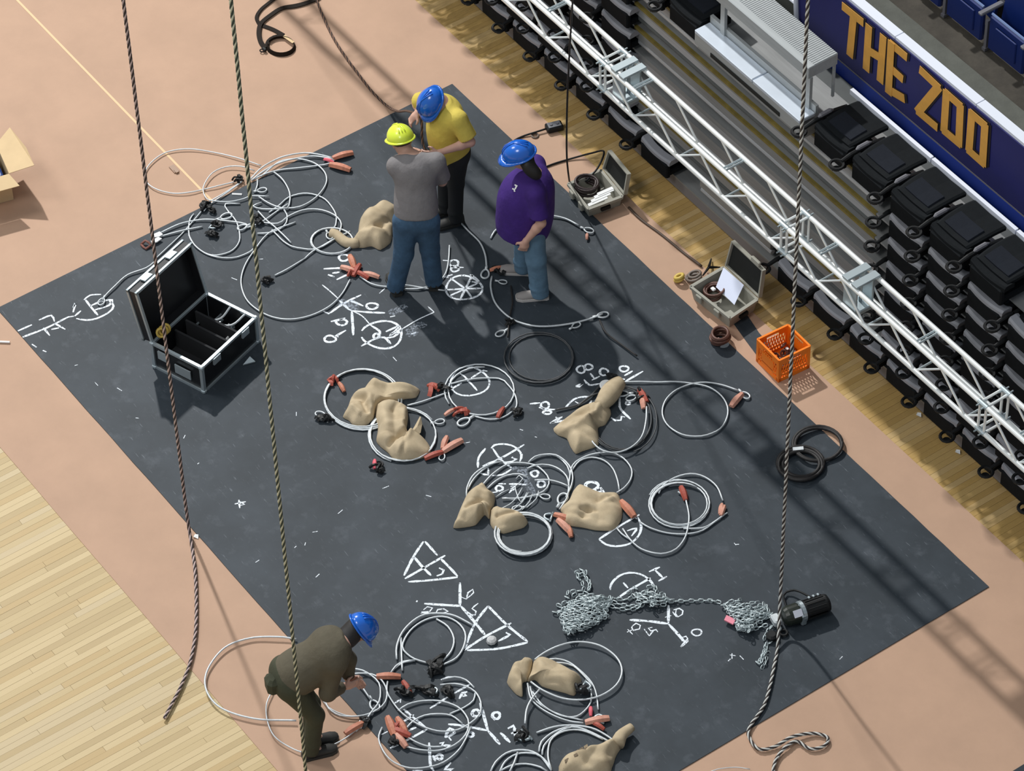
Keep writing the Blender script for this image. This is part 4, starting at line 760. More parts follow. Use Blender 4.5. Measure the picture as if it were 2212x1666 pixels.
b = MB(); nk = spline([P(*T(x, y), MZ+.07) for x, y in [(1650, 1340), (1690, 1250), (1750, 1190), (1830, 1130)]], .03); b.tube(nk, [.06-.025*i/(len(nk)-1) for i in range(len(nk))], 10); obj('neck', b, M_BURLAP, s8, smooth=True)
for i in range(5):
    for j in range(4):
        cx, cy = 1050+55*i-12*j, 1500-32*i+38*j
        b = MB(); c = P(*T(cx, cy), MZ+.10+.012*((i+j) % 2)-.02*abs(j-1)); d = (P(*T(cx+20, cy-12), c.z)-c).normalized(); n = (P(*T(cx+8, cy+26), c.z)-c).normalized(); b.box(c, (.036, .026, .012), (d, n, d.cross(n)))
        o = obj('patch_square', b, mat('patch_dark', (.17, .13, .085), .9) if (i+j) % 2 else mat('patch_light', (.29, .23, .15), .9), s8)

# ---------------------------------------------------------------- open cases
def quad_box(q0, q1, th, floor_z=None):
    """open tub between bottom quad q0 and top quad q1 (lists of 4 points), wall thickness th"""
    c1 = sum(q1, Vector())/4; c0 = sum(q0, Vector())/4
    ins = lambda q, c: [v+(c-v).normalized()*th*1.35 for v in q]
    i1 = ins(q1, c1); i0 = [v+Vector((0, 0, .012)) for v in ins(q0, c0)]
    b = MB(); b.loft([q0, q1, i1, i0], True, True); return b, i0, i1
def bar(b, a, c, w, h=None):
    d = (c-a).normalized(); s = d.cross(Vector((0, 0, 1))); s = s.normalized() if s.length > 1e-3 else Vector((1, 0, 0)); b.box((a+c)/2, ((c-a).length, w, h or w), (d, s, s.cross(d)))
# flight case
T = zt(0, 0, 1); HB = .31
L_, F_, R_, B_ = P(329, 741, HB), P(435, 795, HB), P(551, 687, HB), P(444, 631, HB)
B_ = L_+(R_-F_)                                   # square it up
t = thing('flight_case', 'black flight case with aluminium edges standing open on the mat at the left', 'case', (F_.x, F_.y, MZ))
dn = Vector((0, 0, -(HB-MZ))); top = [L_, F_, R_, B_]; bot = [v+dn for v in top]
b, i0, i1 = quad_box(bot, top, .012); body = obj('body', b, M_CASE, t)
b = MB()
for i in range(4):
    bar(b, top[i], top[(i+1) % 4], .026); bar(b, bot[i]+Vector((0, 0, .012)), bot[(i+1) % 4]+Vector((0, 0, .012)), .026); b.box((top[i]+bot[i])/2, (.030, .030, HB-MZ), ((F_-L_).normalized(), (R_-F_).normalized(), Vector((0, 0, 1))))
o = obj('edge_trim', b, M_EDGE, t); o['label'] = 'aluminium edge profile'
eF = (F_-L_).normalized(); eR = (R_-F_).normalized(); wF = (F_-L_).length; wR = (R_-F_).length; U = Vector((0, 0, 1))
for i, v in enumerate(top+bot):
    b = MB(); b.box(v+Vector((0, 0, .0 if i < 4 else .014)), (.045, .045, .040), (eF, eR, U), bev=.010); obj('corner_cap', b, M_EDGE, t)
b = MB(); b.prism([v+Vector((0, 0, .0)) for v in [L_+eF*.02+eR*.02+dn*.85, F_-eF*.02+eR*.02+dn*.85, R_-eF*.02-eR*.02+dn*.85, B_+eF*.02-eR*.02+dn*.85]], (0, 0, .01)); obj('foam_floor', b, M_CASEIN, t)
for k in (.36, .56, .74):
    a = L_+eR*(wR*k)+eF*.03+dn*.5; c = F_+eR*(wR*k)-eF*.03+dn*.5; b = MB(); bar(b, a, c, .014, .20); bar(b, a+U*.105, c+U*.105, .02, .008); obj('divider', b, M_CASEIN, t)
def plate(c, d1, d2, s1, s2, th, m, nm, parent, bev=0):
    b = MB(); n = Vector(d1).cross(Vector(d2)).normalized(); b.box(c, (s1, s2, th), (Vector(d1).normalized(), Vector(d2).normalized(), n)); return obj(nm, b, m, parent)
# handle and latches on the two visible sides
nF = -eR; plate(L_+eF*wF*.62+dn*.52+nF*.016, eF, U, .17, .10, .010, M_EDGE, 'handle', t)
plate(L_+eF*wF*.22+dn*.30+nF*.016, eF, U, .10, .09, .014, M_EDGE, 'latch', t)
for k in (.25, .78): plate(F_+eR*wR*k+dn*.12+eF*.016, eR, U, .09, .075, .018, M_EDGE, 'latch', t)
# lid: hinge along L-B, opened past upright
A2 = np.array([[proj_dz[0] for proj_dz in ()]]) if False else None
def px_of(v):
    q = v-CAM; w = q.dot(FW); return Vector((1106+F_PX*q.dot(RT)/w, 833-F_PX*q.dot(UP)/w))
h0 = L_+U*.01; p0 = px_of(h0); vz = px_of(h0+U)-p0; vb = px_of(h0-eF)-p0; tgt = Vector((-34, -106))
det = vz.x*vb.y-vz.y*vb.x; dz = (tgt.x*vb.y-tgt.y*vb.x)/det; bk = (vz.x*tgt.y-vz.y*tgt.x)/det
up_l = (U*dz-eF*bk); lh = up_l.length; up_l.normalize(); nl = up_l.cross(eR).normalized(); nl = nl if nl.dot(eF) > 0 else -nl   # towards the inside
lid0 = h0-nl*.10; TH = .10
q0 = [lid0, lid0+up_l*lh, lid0+up_l*lh+eR*wR, lid0+eR*wR]; q1 = [v+nl*TH for v in q0]
c1 = sum(q1, Vector())/4; c0 = sum(q0, Vector())/4
b = MB(); b.loft([q0, q1, [v+(c1-v).normalized()*.02 for v in q1], [v+(c0-v).normalized()*.02+nl*.012 for v in q0]], True, True); lid = obj('lid', b, M_CASE, t)
b = MB()
def bar2(b, a, c, w, n1, n2): d = (c-a).normalized(); b.box((a+c)/2, ((c-a).length+w, w, w), (d, n1, n2))
for qq in (q0, q1):
    bar2(b, qq[0], qq[1], .022, eR, nl); bar2(b, qq[1], qq[2], .022, up_l, nl); bar2(b, qq[2], qq[3], .022, eR, nl); bar2(b, qq[3], qq[0], .022, up_l, nl)
obj('lid_trim', b, M_EDGE, lid)
for k in (.27, .72): plate(q0[1]+eR*wR*k+nl*.05+up_l*.014, eR, nl, .10, .06, .016, M_EDGE, 'latch', lid)
b = MB(); pts = [F_+eR*wR*.72-eF*.10+dn*.3, R_-eR*wR*.10-eF*.16+U*.01+dn*.1, R_-eF*.25-eR*.03+U*.0]; b.tube(spline([R_-eF*.10-eR*.01, R_-eF*.16-eR*.12+dn*.25, R_-eF*.33-eR*.16+dn*.45], .03), .010, 6); b.tube(spline([R_-eF*.26-eR*.01, R_-eF*.30-eR*.1+dn*.3, R_-eF*.42-eR*.16+dn*.5], .03), .010, 6)
tag(obj('coiled_lead', b, M_CABLE), 'two pale leads hanging over the rim into the flight case', 'cable')
c = L_+eR*wR*.12-eF*.02+dn*.2+nl*.02; b = MB()
for k in range(3): b.ring(c+eF*.06+up_l*.13+eR*(.03*k), .045, .012, 14, 6, (up_l, eR*.6+nl*.5))
tag(obj('yellow_cord', b, M_YEL), 'small bundle of yellow cord in the lid of the flight case', 'cord')
for k, (a_, r_) in enumerate([(.40, .80), (.55, .78), (.30, .86), (.62, .88), (.72, .70), (.12, .60)]):
    c = L_+eF*wF*a_+eR*wR*r_+dn*.62; b = MB(); b.box(c, (.07, .035, .05), (eR, eF, U), bev=.008); b.cyl(c+U*.03, c+U*.03+eR*.09, .010, 6); tag(obj('rigging_part', b, M_WHITEP if k in (1, 4) else M_STEEL), ['grey fitting in the flight case, nearest the hinge side', 'white fitting in the middle of the flight case', 'grey fitting at the back corner of the flight case', 'grey fitting near the right rim inside the flight case', 'white fitting beside the dividers of the flight case', 'grey fitting on the hinge wall inside the flight case'][k], 'fitting')
b = MB(); q = [P(525, 790, .02), P(552, 783, .02), P(540, 772, .05)]; b.prism(q, (0, 0, .012)); tag(obj('loose_flap', b, M_STEEL), 'small grey plate on the mat behind the flight case', 'plate')

def hard_case(label, rim, h, lidtop, cat='case', zb=.0045, hw=.0):
    rimw = [P(*p, h+zb) for p in rim]; Lq, Fq, Rq, Bq = rimw
    t = thing('equipment_case', label, cat, (Fq.x, Fq.y, zb))
    c = sum(rimw, Vector())/4; bt = [Vector((c.x+(v.x-c.x)*.9, c.y+(v.y-c.y)*.9, zb)) for v in rimw]
    b, i0, i1 = quad_box(bt, rimw, .018); obj('tub', b, M_GREYCASE, t)
    b = MB()
    for i in range(4): bar(b, rimw[i]-Vector((0, 0, .012)), rimw[(i+1) % 4]-Vector((0, 0, .012)), .022, .026)
    obj('rim', b, M_GREYCASE, t)
    e = (Fq-Lq).normalized(); f = (Rq-Fq).normalized()
    for k in (.25, .7): bb = MB(); m_ = Lq.lerp(Fq, k)-Vector((0, 0, .05)); bb.box(m_-f*.012, (.07, .03, .075), (e, f, Vector((0, 0, 1))), bev=.006); obj('latch', bb, M_GREYCASE, t)
    bb = MB(); m_ = Fq.lerp(Rq, .5)-Vector((0, 0, h*.5)); bb.box(m_-e*-.0, (.09, .03, .035), (f, e, Vector((0, 0, 1)))); obj('handle', bb, M_BLACK, t)
    # lid on the B-R edge
    p0 = px_of(Bq); vz = px_of(Bq+Vector((0, 0, 1)))-p0; vb = px_of(Bq+e*-1)-p0; tg = Vector(lidtop)-p0; det = vz.x*vb.y-vz.y*vb.x
    # lid leans away from the tub, along -(F-R) i.e. from L/F side to B/R side
    away = ((Bq-Lq)+(Rq-Fq)).normalized(); vb = px_of(Bq+away)-p0; det = vz.x*vb.y-vz.y*vb.x
    dz = (tg.x*vb.y-tg.y*vb.x)/det; bk = (vz.x*tg.y-vz.y*tg.x)/det; u = Vector((0, 0, 1))*dz+away*bk; hgt = u.length; u.normalize()
    ax = (Rq-Bq).normalized(); W = (Rq-Bq).length; n = u.cross(ax).normalized(); n = n if n.dot(away) < 0 else -n
    o_ = Bq-n*.05+u*.01; q0 = [o_, o_+u*hgt*.97+ax*.02, o_+u*hgt*.97+ax*(W-.02), o_+ax*W]; q1 = [v+n*.04 for v in q0]; c1 = sum(q1, Vector())/4; c0 = sum(q0, Vector())/4
    b = MB(); b.loft([q0, q1, [v+(c1-v).normalized()*.018 for v in q1]], True, False); b.loft([[v+(c1-v).normalized()*.018 for v in q1], [v+(c0-v).normalized()*.02+n*.010 for v in q0]]); lid = obj('lid', b, M_GREYCASE, t)
    b = MB(); b.prism([v+(c0-v).normalized()*.024+n*.014 for v in q0], n*.004); ob = obj('lid_lining', b, M_DARK, lid)
    return t, rimw, e, f, lid, (q0, q1, u, ax, n)
T = zt(1420, 500, 4.9)
c2, r2, e2, f2, lid2, lq = hard_case('grey hard case standing open with a white sheet inside, left of the orange crate', [T(350, 580), T(770, 915), T(1060, 720), T(700, 375)], .15, T(755, 90))
b = MB(); m_ = lq[0][1].lerp(lq[0][2], .75)+lq[4]*.03; b.box(m_+lq[2]*.02, (.12, .03, .05), (lq[3], lq[4], lq[2]), bev=.008); obj('latch', b, M_GREYCASE, lid2)
Lq, Fq, Rq, Bq = r2
b = MB(); pp = [P(*T(700, 385), .22), P(*T(915, 570), .20), P(*T(815, 780), .10), P(*T(620, 590), .12)]; b.prism(pp, (0, 0, .003)); tag(obj('paper_sheet', b, M_PAPER), 'white sheet of paper leaning in the open grey case', 'paper')
def coil_thing(label, c, R, r, n, m, name='cable_coil', tilt=(0, 0)):
    b = MB(); rr = random.Random(int(c.x*1000))
    for k in range(n):
        ax = Vector((1, rr.uniform(-.15, .15), tilt[0]+rr.uniform(-.15, .15))).normalized(); ay = Vector((rr.uniform(-.15, .15), 1, tilt[1]+rr.uniform(-.15, .15))).normalized()
        b.ring(c+Vector((rr.uniform(-.012, .012), rr.uniform(-.012, .012), r*1.1*k)), R*rr.uniform(.82, 1.0), r, 20, 6, (ax, ay))
    return tag(obj(name, b, m, smooth=True), label, 'cable')
cc = P(*T(590, 670), .05); coil_thing('brown cable coil inside the open grey case beside the paper', cc, .085, .012, 6, M_COIL, tilt=(.2, .1))
b = MB(); b.box(cc+Vector((0, 0, .07)), (.045, .035, .02), bev=.006); tag(obj('plug', b, M_WHITEP), 'small white plug on the cable coil in the grey case', 'plug')
coil_thing('brown cable coil on the mat edge in front of the grey case', P(*T(670, 1150), .03), .085, .013, 7, M_COIL, tilt=(.25, .0))
b = MB(); b.box(P(*T(650, 1150), .09), (.05, .035, .02), bev=.006); tag(obj('plug', b, mat('plug_pink', (.62, .42, .38), .6)), 'pale pink plug on the cable coil by the mat edge', 'plug')
coil_thing('grey tape ring between the yellow roll and the grey case', P(*T(392, 490), .02), .06, .013, 3, mat('tape_brown', (.16, .13, .11), .5), 'tape_roll', tilt=(.3, .3))
b = MB(); c = P(*T(230, 490), .05)
for k in range(2): b.ring(c+Vector((0, 0, -.015+.03*k)), .036, .016, 16, 6, (Vector((1, 0, .5)).normalized(), Vector((0, 1, .2)).normalized()))
tag(obj('tape_roll', b, M_YEL, smooth=True), 'small yellow roll of tape on the tan cover near the wooden floor', 'tape')
b = MB(); a0 = P(*T(545, 380), .06)
for px_, py_ in ((480, 470), (570, 290), (665, 380), (520, 420)): b.tube([a0, a0.lerp(P(*T(px_, py_), .03), .6), P(*T(px_, py_), .02)], [.014, .010, .006], 6)
tag(obj('pronged_tool', b, M_BLACK), 'dark tool with three prongs behind the open grey case', 'tool')
b = MB(); b.tube(spline([P(1358, 448, .02), P(1385, 475, .012), P(1430, 508, .012), P(1475, 545, .012), P(1515, 575, .02)], .04), .013, 6); tag(obj('cable', b, mat('brown_lead', (.07, .045, .03), .6), smooth=True), 'dark brown lead along the edge of the tan cover between the two grey cases', 'cable')
T = zt(740, 0, 2.976)
c1_, r1, e1, f1, lid1, lq1 = hard_case('grey hard case standing open beside the man in purple, lid towards the seats', [T(1450, 1180), T(1580, 1345), T(1800, 1262), T(1660, 1090)], .12, T(1690, 960))
for k, (x0, y0) in enumerate([(1580, 1305), (1600, 1280), (1620, 1255), (1640, 1235)]):
    b = MB(); c = P(*T(x0+60, y0-10), .10+.004*k); b.box(c, (.20, .035, .010), ((P(*T(x0+140, y0-45), c.z)-c).normalized(), (P(*T(x0+80, y0+30), c.z)-c).normalized(), Vector((0, 0, 1)))); tag(obj('paper_strip', b, M_WHITEP), ['front', 'second', 'third', 'rear'][k]+' white strip in the open grey case by the man in purple', 'paper')
coil_thing('dark cable coil in the open grey case by the man in purple', P(*T(1570, 1210), .06), .10, .013, 6, mat('coil_dark', (.035, .022, .022), .5))
# lead from the pendant box, and the black cable from above
b = MB(); c = P(*T(1360, 815), .035); dd = (P(*T(1420, 800), .035)-c).normalized(); nn = Vector((-dd.y, dd.x, 0)); t = thing('pendant_box', 'small black control box on the tan cover behind the man in purple', 'controller', (c.x, c.y, .0045))
b.box(c, (.155, .10, .06), (dd, nn, Vector((0, 0, 1))), bev=.012); obj('housing', b, M_BLACK, t)
b = MB(); b.box(c+Vector((0, 0, .031)), (.12, .07, .004), (dd, nn, Vector((0, 0, 1)))); o = obj('face_plate', b, mat('face_grey', (.16, .17, .19), .5), t)
for k in (-1, 1): b = MB(); b.cyl(c+dd*.03*k+Vector((0, 0, .033)), c+dd*.03*k+Vector((0, 0, .042)), .014, 10); obj('button', b, M_ARM, t)
b = MB(); b.tube(spline([c-dd*.07, P(*T(1240, 850), .03), P(*T(1150, 880), .015), P(*T(1090, 920), .015), P(*T(1090, 1000), .015), P(*T(1180, 1110), .015)], .03), .009, 6); obj('lead', b, M_BLACK, t, smooth=True)
b = MB(); b.ring(P(*T(1237, 872), .012), .03, .008, 12, 6); tag(obj('tape_ring', b, mat('tape_brown', (.16, .13, .11), .5), smooth=True), 'small brown ring under the lead of the black control box', 'ring')
b = MB(); b.tube(spline([P(*T(1230, 1110), .015), P(*T(1340, 1060), .015), P(*T(1470, 1020), .02), P(*T(1600, 985), .06), P(*T(1680, 975), .14), P(*T(1640, 1080), .16), P(*T(1560, 1170), .1)], .03), .009, 6); tag(obj('control_cable', b, M_BLACK, smooth=True), 'black cable from behind the man in purple into the nearer grey case', 'cable')
b = MB(); b.tube(spline([P(1230, 392, .10), P(1225, 350, .45), P(1224, 290, 1.1), P(1226, 200, 2.0), P(1231, 100, 3.0), P(1237, 0, 4.0), P(1246, -160, 5.6), P(1256, -400, 8)], .15), .0085, 6); tag(obj('hanging_cable', b, M_BLACK, smooth=True), 'thin black cable hanging from above into the open grey case', 'cable')

# ---------------------------------------------------------------- orange crate
T = zt(1420, 500, 4.9); HC = .275
L_, F_, R_ = P(*T(1060, 1140), HC), P(*T(1290, 1365), HC), P(*T(1615, 1210), HC); B_ = L_+R_-F_
t = thing('milk_crate', 'bright orange plastic crate on the tan cover beside the wooden floor', 'crate', (F_.x, F_.y, .0045)); U = Vector((0, 0, 1)); zb = .006
cs = [L_, F_, R_, B_]; cen = sum(cs, Vector())/4
for i in range(4):
    a, c = cs[i], cs[(i+1) % 4]; d = (c-a).normalized(); ln = (c-a).length; n = d.cross(U); b = MB()
    def wb(u0, z0, u1, z1, w, th=.008):
        p, q = a+d*(ln*u0)+U*(z0-a.z), a+d*(ln*u1)+U*(z1-a.z); v = (q-p).normalized(); b.box((p+q)/2, ((q-p).length, th, w), (v, n, v.cross(n)))
    wb(0, HC-.014, 1, HC-.014, .030, .018); wb(0, zb+.020, 1, zb+.020, .040, .012); wb(.035, zb, .035, HC, .030, .012); wb(.965, zb, .965, HC, .030, .012)
    wb(.03, HC-.05, .30, HC-.05, .05); wb(.70, HC-.05, .97, HC-.05, .05); wb(.03, zb+.075, .97, zb+.075, .016)
    if i in (0, 2): wb(.5, zb+.03, .5, HC-.09, .16)           # more closed sides
    for k in range(9): wb(.06+.088*k, zb+.04, .06+.088*k+.16 if .06+.088*k+.16 < .97 else .97, HC-.06, .009, .007)
    for k in range(9): wb(.94-.088*k, zb+.04, max(.03, .94-.088*k-.16), HC-.06, .009, .005)
    obj('side', b, M_ORANGE, t)
b = MB(); b.prism([Vector((v.x, v.y, zb)) for v in cs], (0, 0, .008)); obj('bottom', b, M_ORANGE, t)
b = MB()
for k in range(26):
    c = cen+((L_-F_).normalized()*rnd.uniform(-.10, .10)+(R_-F_).normalized()*rnd.uniform(-.10, .10)); c.z = zb+.03+rnd.uniform(0, .09)
    ax = Vector((rnd.uniform(-1, 1), rnd.uniform(-1, 1), rnd.uniform(-.5, .5))).normalized(); b.ring(c, .028, .009, 9, 5, (ax, ax.orthogonal().normalized()))
o = obj('shackle_heap', b, M_COIL); o['kind'] = 'stuff'; tag(o, 'heap of brown steel shackles in the orange crate', 'shackles')
for k, (dx, dy) in enumerate([(-.02, .06), (.07, -.05)]):
    b = MB(); c = cen+Vector((dx, dy, 0)); c.z = zb+.14; b.box(c, (.03, .022, .014), bev=.004); tag(obj('white_tag', b, M_WHITEP), 'small white tag on the shackle heap, %s side of the crate' % ['left', 'right'][k], 'tag')
# black rubber cable coil
T = zt(1472, 500, 2.976); b = MB()
for (cx, cy, rx, ry) in [(880, 1370, 150, 105), (875, 1365, 158, 112), (765, 1500, 140, 100), (770, 1495, 118, 82), (760, 1500, 128, 92), (765, 1490, 148, 108)]:
    z = .03+rnd.uniform(0, .02); n = 30; a0 = rnd.uniform(0, 6); b.tube([P(*T(cx+rx*math.cos(a0+6.283*i/n), cy+ry*math.sin(a0+6.283*i/n)), z+.01*math.sin(i*.6)) for i in range(n)], .0155, 6, closed=True)
t = thing('rubber_cable_coil', 'thick black rubber cable coil lying across the right edge of the mat', 'cable', tuple(P(*T(800, 1450), .0045))); obj('cable', b, M_RUBBER, t, smooth=True)
b = MB(); c = P(*T(750, 1400), .06); b.box(c, (.09, .035, .02), ((P(*T(800, 1395), .06)-c).normalized(), (P(*T(755, 1440), .06)-c).normalized(), Vector((0, 0, 1)))); o = obj('cable_label', b, M_CABLE, t); o['label'] = 'pale grey label on the cable'

# ---------------------------------------------------------------- cardboard box at the left edge
T = zt(0, 260, 7.57); hz = .32; c0 = P(*T(150, 880), hz); da = (P(*T(0, 540), hz)-c0); da = da.normalized(); db = (P(*T(0, 937), hz)-c0); db = (db-da*db.dot(da)).normalized()
t = thing('cardboard_box', 'open cardboard box with folded out flaps at the left edge of the photo', 'box', (c0.x, c0.y, .0045)); la, lb = .42, .40
for p, d, ln in ((c0, da, la), (c0, db, lb), (c0+db*lb, da, la), (c0+da*la, db, lb)):
    b = MB(); q = [p, p+d*ln, p+d*ln-U*(hz-.006), p-U*(hz-.006)]; nrm = d.cross(U).normalized(); b.prism(q, nrm*.005); obj('side', b, M_CARD, t)
b = MB(); fl = [P(*T(150, 872), hz), P(*T(560, 740), hz+.07), P(*T(430, 450), hz+.09), P(*T(160, 120), hz+.06), c0+da*la]; b.prism(fl, (0, 0, .005)); obj('flap', b, M_CARD, t)
b = MB(); fl = [P(*T(150, 885), hz), P(*T(320, 1075), hz-.02), P(*T(320, 1075), hz-.02)+db*lb, c0+db*lb]; b.prism(fl, (0, 0, .005)); obj('flap', b, M_CARD, t)
b = MB(); b.box(c0+da*.2+db*.2-U*.12, (.34, .32, .16), (da, db, da.cross(db)), bev=.02); tag(obj('blue_parcel', b, M_BLUEP), 'dark blue plastic parcel inside the cardboard box', 'parcel')

# ---------------------------------------------------------------- ropes
def rope(name, label, pts, r, m1, m2, lay=.15, cat='rope', parent=None):
    """two fat light strands and two dark strands laid around a core"""
    pts = spline(pts, lay/12) ; b = MB(); acc = 0; N = len(pts); prev = None; fr = []
    for i, p in enumerate(pts):
        tt = (pts[min(i+1, N-1)]-pts[max(i-1, 0)]).normalized()
        u = tt.orthogonal().normalized() if prev is None else (prev-tt*prev.dot(tt)).normalized(); prev = u; fr.append((p, u, tt.cross(u), acc)); acc += (pts[min(i+1, N-1)]-p).length
    for k in range(4):
        b.mi = k % 2; sp = []
        for p, u, w, s in fr:
            a = 2*math.pi*(s/lay+k/4); sp.append(p+u*(r*.5*math.cos(a))+w*(r*.5*math.sin(a)))
        b.tube(sp, r*.56, 5)
    if parent is None: return tag(obj(name, b, [m1, m2], smooth=True), label, cat)
    return obj(name, b, [m1, m2], parent, smooth=True)
g = P(408, 1147, 0); z0 = .03
rope('hanging_rope', 'pink and dark twisted rope hanging left, its tail trailing onto the bare court', [Vector((g.x, g.y, 13)), Vector((g.x, g.y, 9)), Vector((g.x, g.y, 5)), Vector((g.x, g.y, 1.5)), Vector((g.x, g.y, .25)), P(413, 1172, z0), P(421, 1230, z0), P(424, 1300, z0), P(422, 1370, z0), P(411, 1430, z0), P(392, 1480, z0), P(372, 1520, z0), P(355, 1552, z0)], .0140, R_PINK, R_DARK)
g = P(668, 1745, 0)
rope('hanging_rope', 'cream and dark green twisted rope hanging straight past the bending man', [Vector((g.x, g.y, 13)), Vector((g.x, g.y, 9)), Vector((g.x, g.y, 5)), Vector((g.x, g.y, 1.5)), Vector((g.x, g.y, .02))], .0140, R_CREAM, R_GREEN)
g = P(1684, 1330, 0)
rope('hanging_rope', 'white and black twisted rope hanging in front of the truss, looped on the tan floor', [Vector((g.x, g.y, 13)), Vector((g.x, g.y, 9)), Vector((g.x, g.y, 5)), Vector((g.x, g.y, 1.5)), Vector((g.x, g.y, .4)), P(1680, 1392, .05), P(1672, 1440, .03), P(1664, 1480, .03), P(1650, 1525, .03), P(1620, 1570, .03), P(1618, 1592, .03), P(1638, 1618, .03), P(1672, 1614, .03), P(1712, 1592, .045), P(1758, 1585, .03), P(1788, 1594, .03), P(1780, 1612, .03), P(1750, 1618, .03), P(1722, 1602, .03), P(1700, 1612, .04), P(1682, 1632, .03), P(1672, 1655, .03), P(1669, 1690, .03)], .0140, R_WHITE, R_DARK)
rope('hauling_rope', 'brown rope running over the tan floor to the hands of the man in yellow', [P(676, -30, .02), P(686, 5, .02), P(702, 45, .02), P(722, 85, .02), P(748, 125, .02), P(778, 165, .02), P(804, 198, .02), P(835, 228, .04), P(858, 240, .3), P(880, 240, .75), P(905, 249, 1.13), P(911, 268, 1.12), P(912, 300, .98), P(918, 322, .92), P(932, 329, .95)], .0115, R_BROWN, R_DARK)
# black webbing strap at the top edge
def strap_part(pts, w, z, up=(0, 0, 1), parent=None, name='webbing'):
    b = MB(); q = spline([P(x, y, z) for x, y in pts], .025); b.ribbon(q, w, .006, up); return obj(name, b, M_STRAP, parent)
t = thing('webbing_strap', 'black webbing strap looped on the tan floor at the top edge of the photo', 'strap', tuple(P(600, 60, .0045)))
strap_part([(600, -8), (578, 8), (562, 22), (554, 38), (561, 54)], .035, .016, (0, -.5, 1), t); strap_part([(690, -6), (668, 4), (640, 12), (608, 18), (585, 32), (564, 50), (559, 70), (563, 90), (573, 104)], .045, .020, (0, -.4, 1), t)
strap_part([(564, 54), (590, 64), (612, 76)], .045, .012, (0, 0, 1), t); strap_part([(612, 77), (592, 80), (580, 88), (576, 100)], .040, .016, (0, -.4, 1), t)
b = MB(); n = 24; pts = []; ups = []
for i in range(n+1):
    a = math.radians(150-345*i/n); p = P(607+30*math.cos(a), 99-19*math.sin(a), .026); c = P(607, 99, .026); pts.append(p); ups.append((p-c).normalized()+Vector((0, 0, .35)))
b.ribbon(pts, .042, .006, ups); obj('webbing_loop', b, M_STRAP, t)
b = MB(); c = P(571, 107, .03); b.box(c, (.05, .03, .03), bev=.006); b.ring(P(566, 109, .025), .02, .006, 10, 5); obj('ratchet_buckle', b, M_BLACK, t)
b = MB(); c = P(626, 86, .034); b.ribbon([P(613, 77, .04), P(634, 92, .045)], .03, .004); o = obj('strap_label', b, M_CARD, t); o['label'] = 'pale label sewn on the strap'

# ---------------------------------------------------------------- chain hoist with its chain
def link_mesh(b, p, d, n, L=.046, W=.028, r=.0056):
    m = d.cross(n); N = 10; ring = []
    for i in range(N):
        a = 2*math.pi*i/N; x = math.cos(a); y = math.sin(a); ring.append(p+d*((L/2-W/2)*(1 if x > 0 else -1)+x*W/2)+m*(y*W/2*.9))
    b.tube(ring, r, 4, closed=True)
def chain(b, pts, pitch=.034):
    q = spline(pts, pitch); 
    for i in range(len(q)-1):
        d = (q[i+1]-q[i]).normalized() if (q[i+1]-q[i]).length > 1e-6 else Vector((1, 0, 0)); s = d.cross(Vector((0, 0, 1))); s = s.normalized() if s.length > 1e-3 else Vector((1, 0, 0))
        u = s.cross(d); a = .78 if i % 2 else -.78; link_mesh(b, q[i], d, u*math.cos(a)+s*math.sin(a))
def heap(b, poly, n, zmax, sx, sy):
    """zig-zag runs of chain filling a polygon given in px (rows along the px x axis)"""
    ys = [p[1] for p in poly]; y0, y1 = min(ys), max(ys)
    def span(y):
        xs = []
        for i in range(len(poly)):
            (xa, ya), (xb, yb) = poly[i], poly[(i+1) % len(poly)]
            if (ya-y)*(yb-y) < 0: xs.append(xa+(xb-xa)*(y-ya)/(yb-ya))
        return (min(xs), max(xs)) if len(xs) >= 2 else None
    pts = []
    for k in range(n):
        y = y0+(y1-y0)*(k+.5)/n; s = span(y)
        if not s: continue
        m = 4; row = [P(s[0]+(s[1]-s[0])*j/m+rnd.uniform(-3, 3), y+sx*(j/m-.5)+rnd.uniform(-3, 3), MZ+.02+zmax*math.sin(math.pi*(j+.5)/(m+1))*rnd.uniform(.4, 1)) for j in range(m+1)]
        pts += row if k % 2 else row[::-1]
    chain(b, pts)
t = thing('chain_hoist', 'black electric chain hoist lying on the mat with its zinc chain', 'hoist', tuple(P(1720, 1330, MZ)))
T = zt(1520, 1240, 6.91); ra = .085; zc = MZ+ra
a = P(*T(1200, 650), zc); c = P(*T(1870, 420), zc); ax = (c-a).normalized(); sd = Vector((-ax.y, ax.x, 0)); fr = (sd, Vector((0, 0, 1)), ax); Ln = (c-a).length
b = MB(); b.lathe(a+ax*Ln*.42, [(.05, 0), (ra*.9, .01), (ra*.92, Ln*.50), (ra*.84, Ln*.55), (ra*.5, Ln*.58)], 24, fr); motor = obj('motor_can', b, M_BLACK, t, smooth=False)
for k in range(14):
    b = MB(); an = 2*math.pi*k/14; o_ = a+ax*Ln*.48+sd*(ra*.93*math.cos(an))+Vector((0, 0, ra*.93*math.sin(an))); b.box(o_+ax*Ln*.2, (.004, .01, Ln*.40), (Vector((0, 0, 1)).cross(ax), sd*math.cos(an)+Vector((0, 0, math.sin(an))), ax)); obj('cooling_fin', b, M_BLACK, motor)
b = MB(); b.lathe(a, [(.03, -.01), (.07, 0), (.083, .03), (.085, Ln*.30), (.075, Ln*.36)], 20, fr); obj('gear_housing', b, mat('hoist_green_black', (.014, .020, .014), .35), t)
b = MB(); b.lathe(a+ax*Ln*.335, [(ra*.9, 0), (ra*1.04, .008), (ra*1.04, .036), (ra*.9, .044)], 20, fr); obj('flange', b, M_STEEL, t)
b = MB(); b.box(a+ax*Ln*.36-sd*.06+Vector((0, 0, -.02)), (.05, .05, .12), (ax, sd, Vector((0, 0, 1))), bev=.01); obj('hook_plate', b, M_STEEL, t)
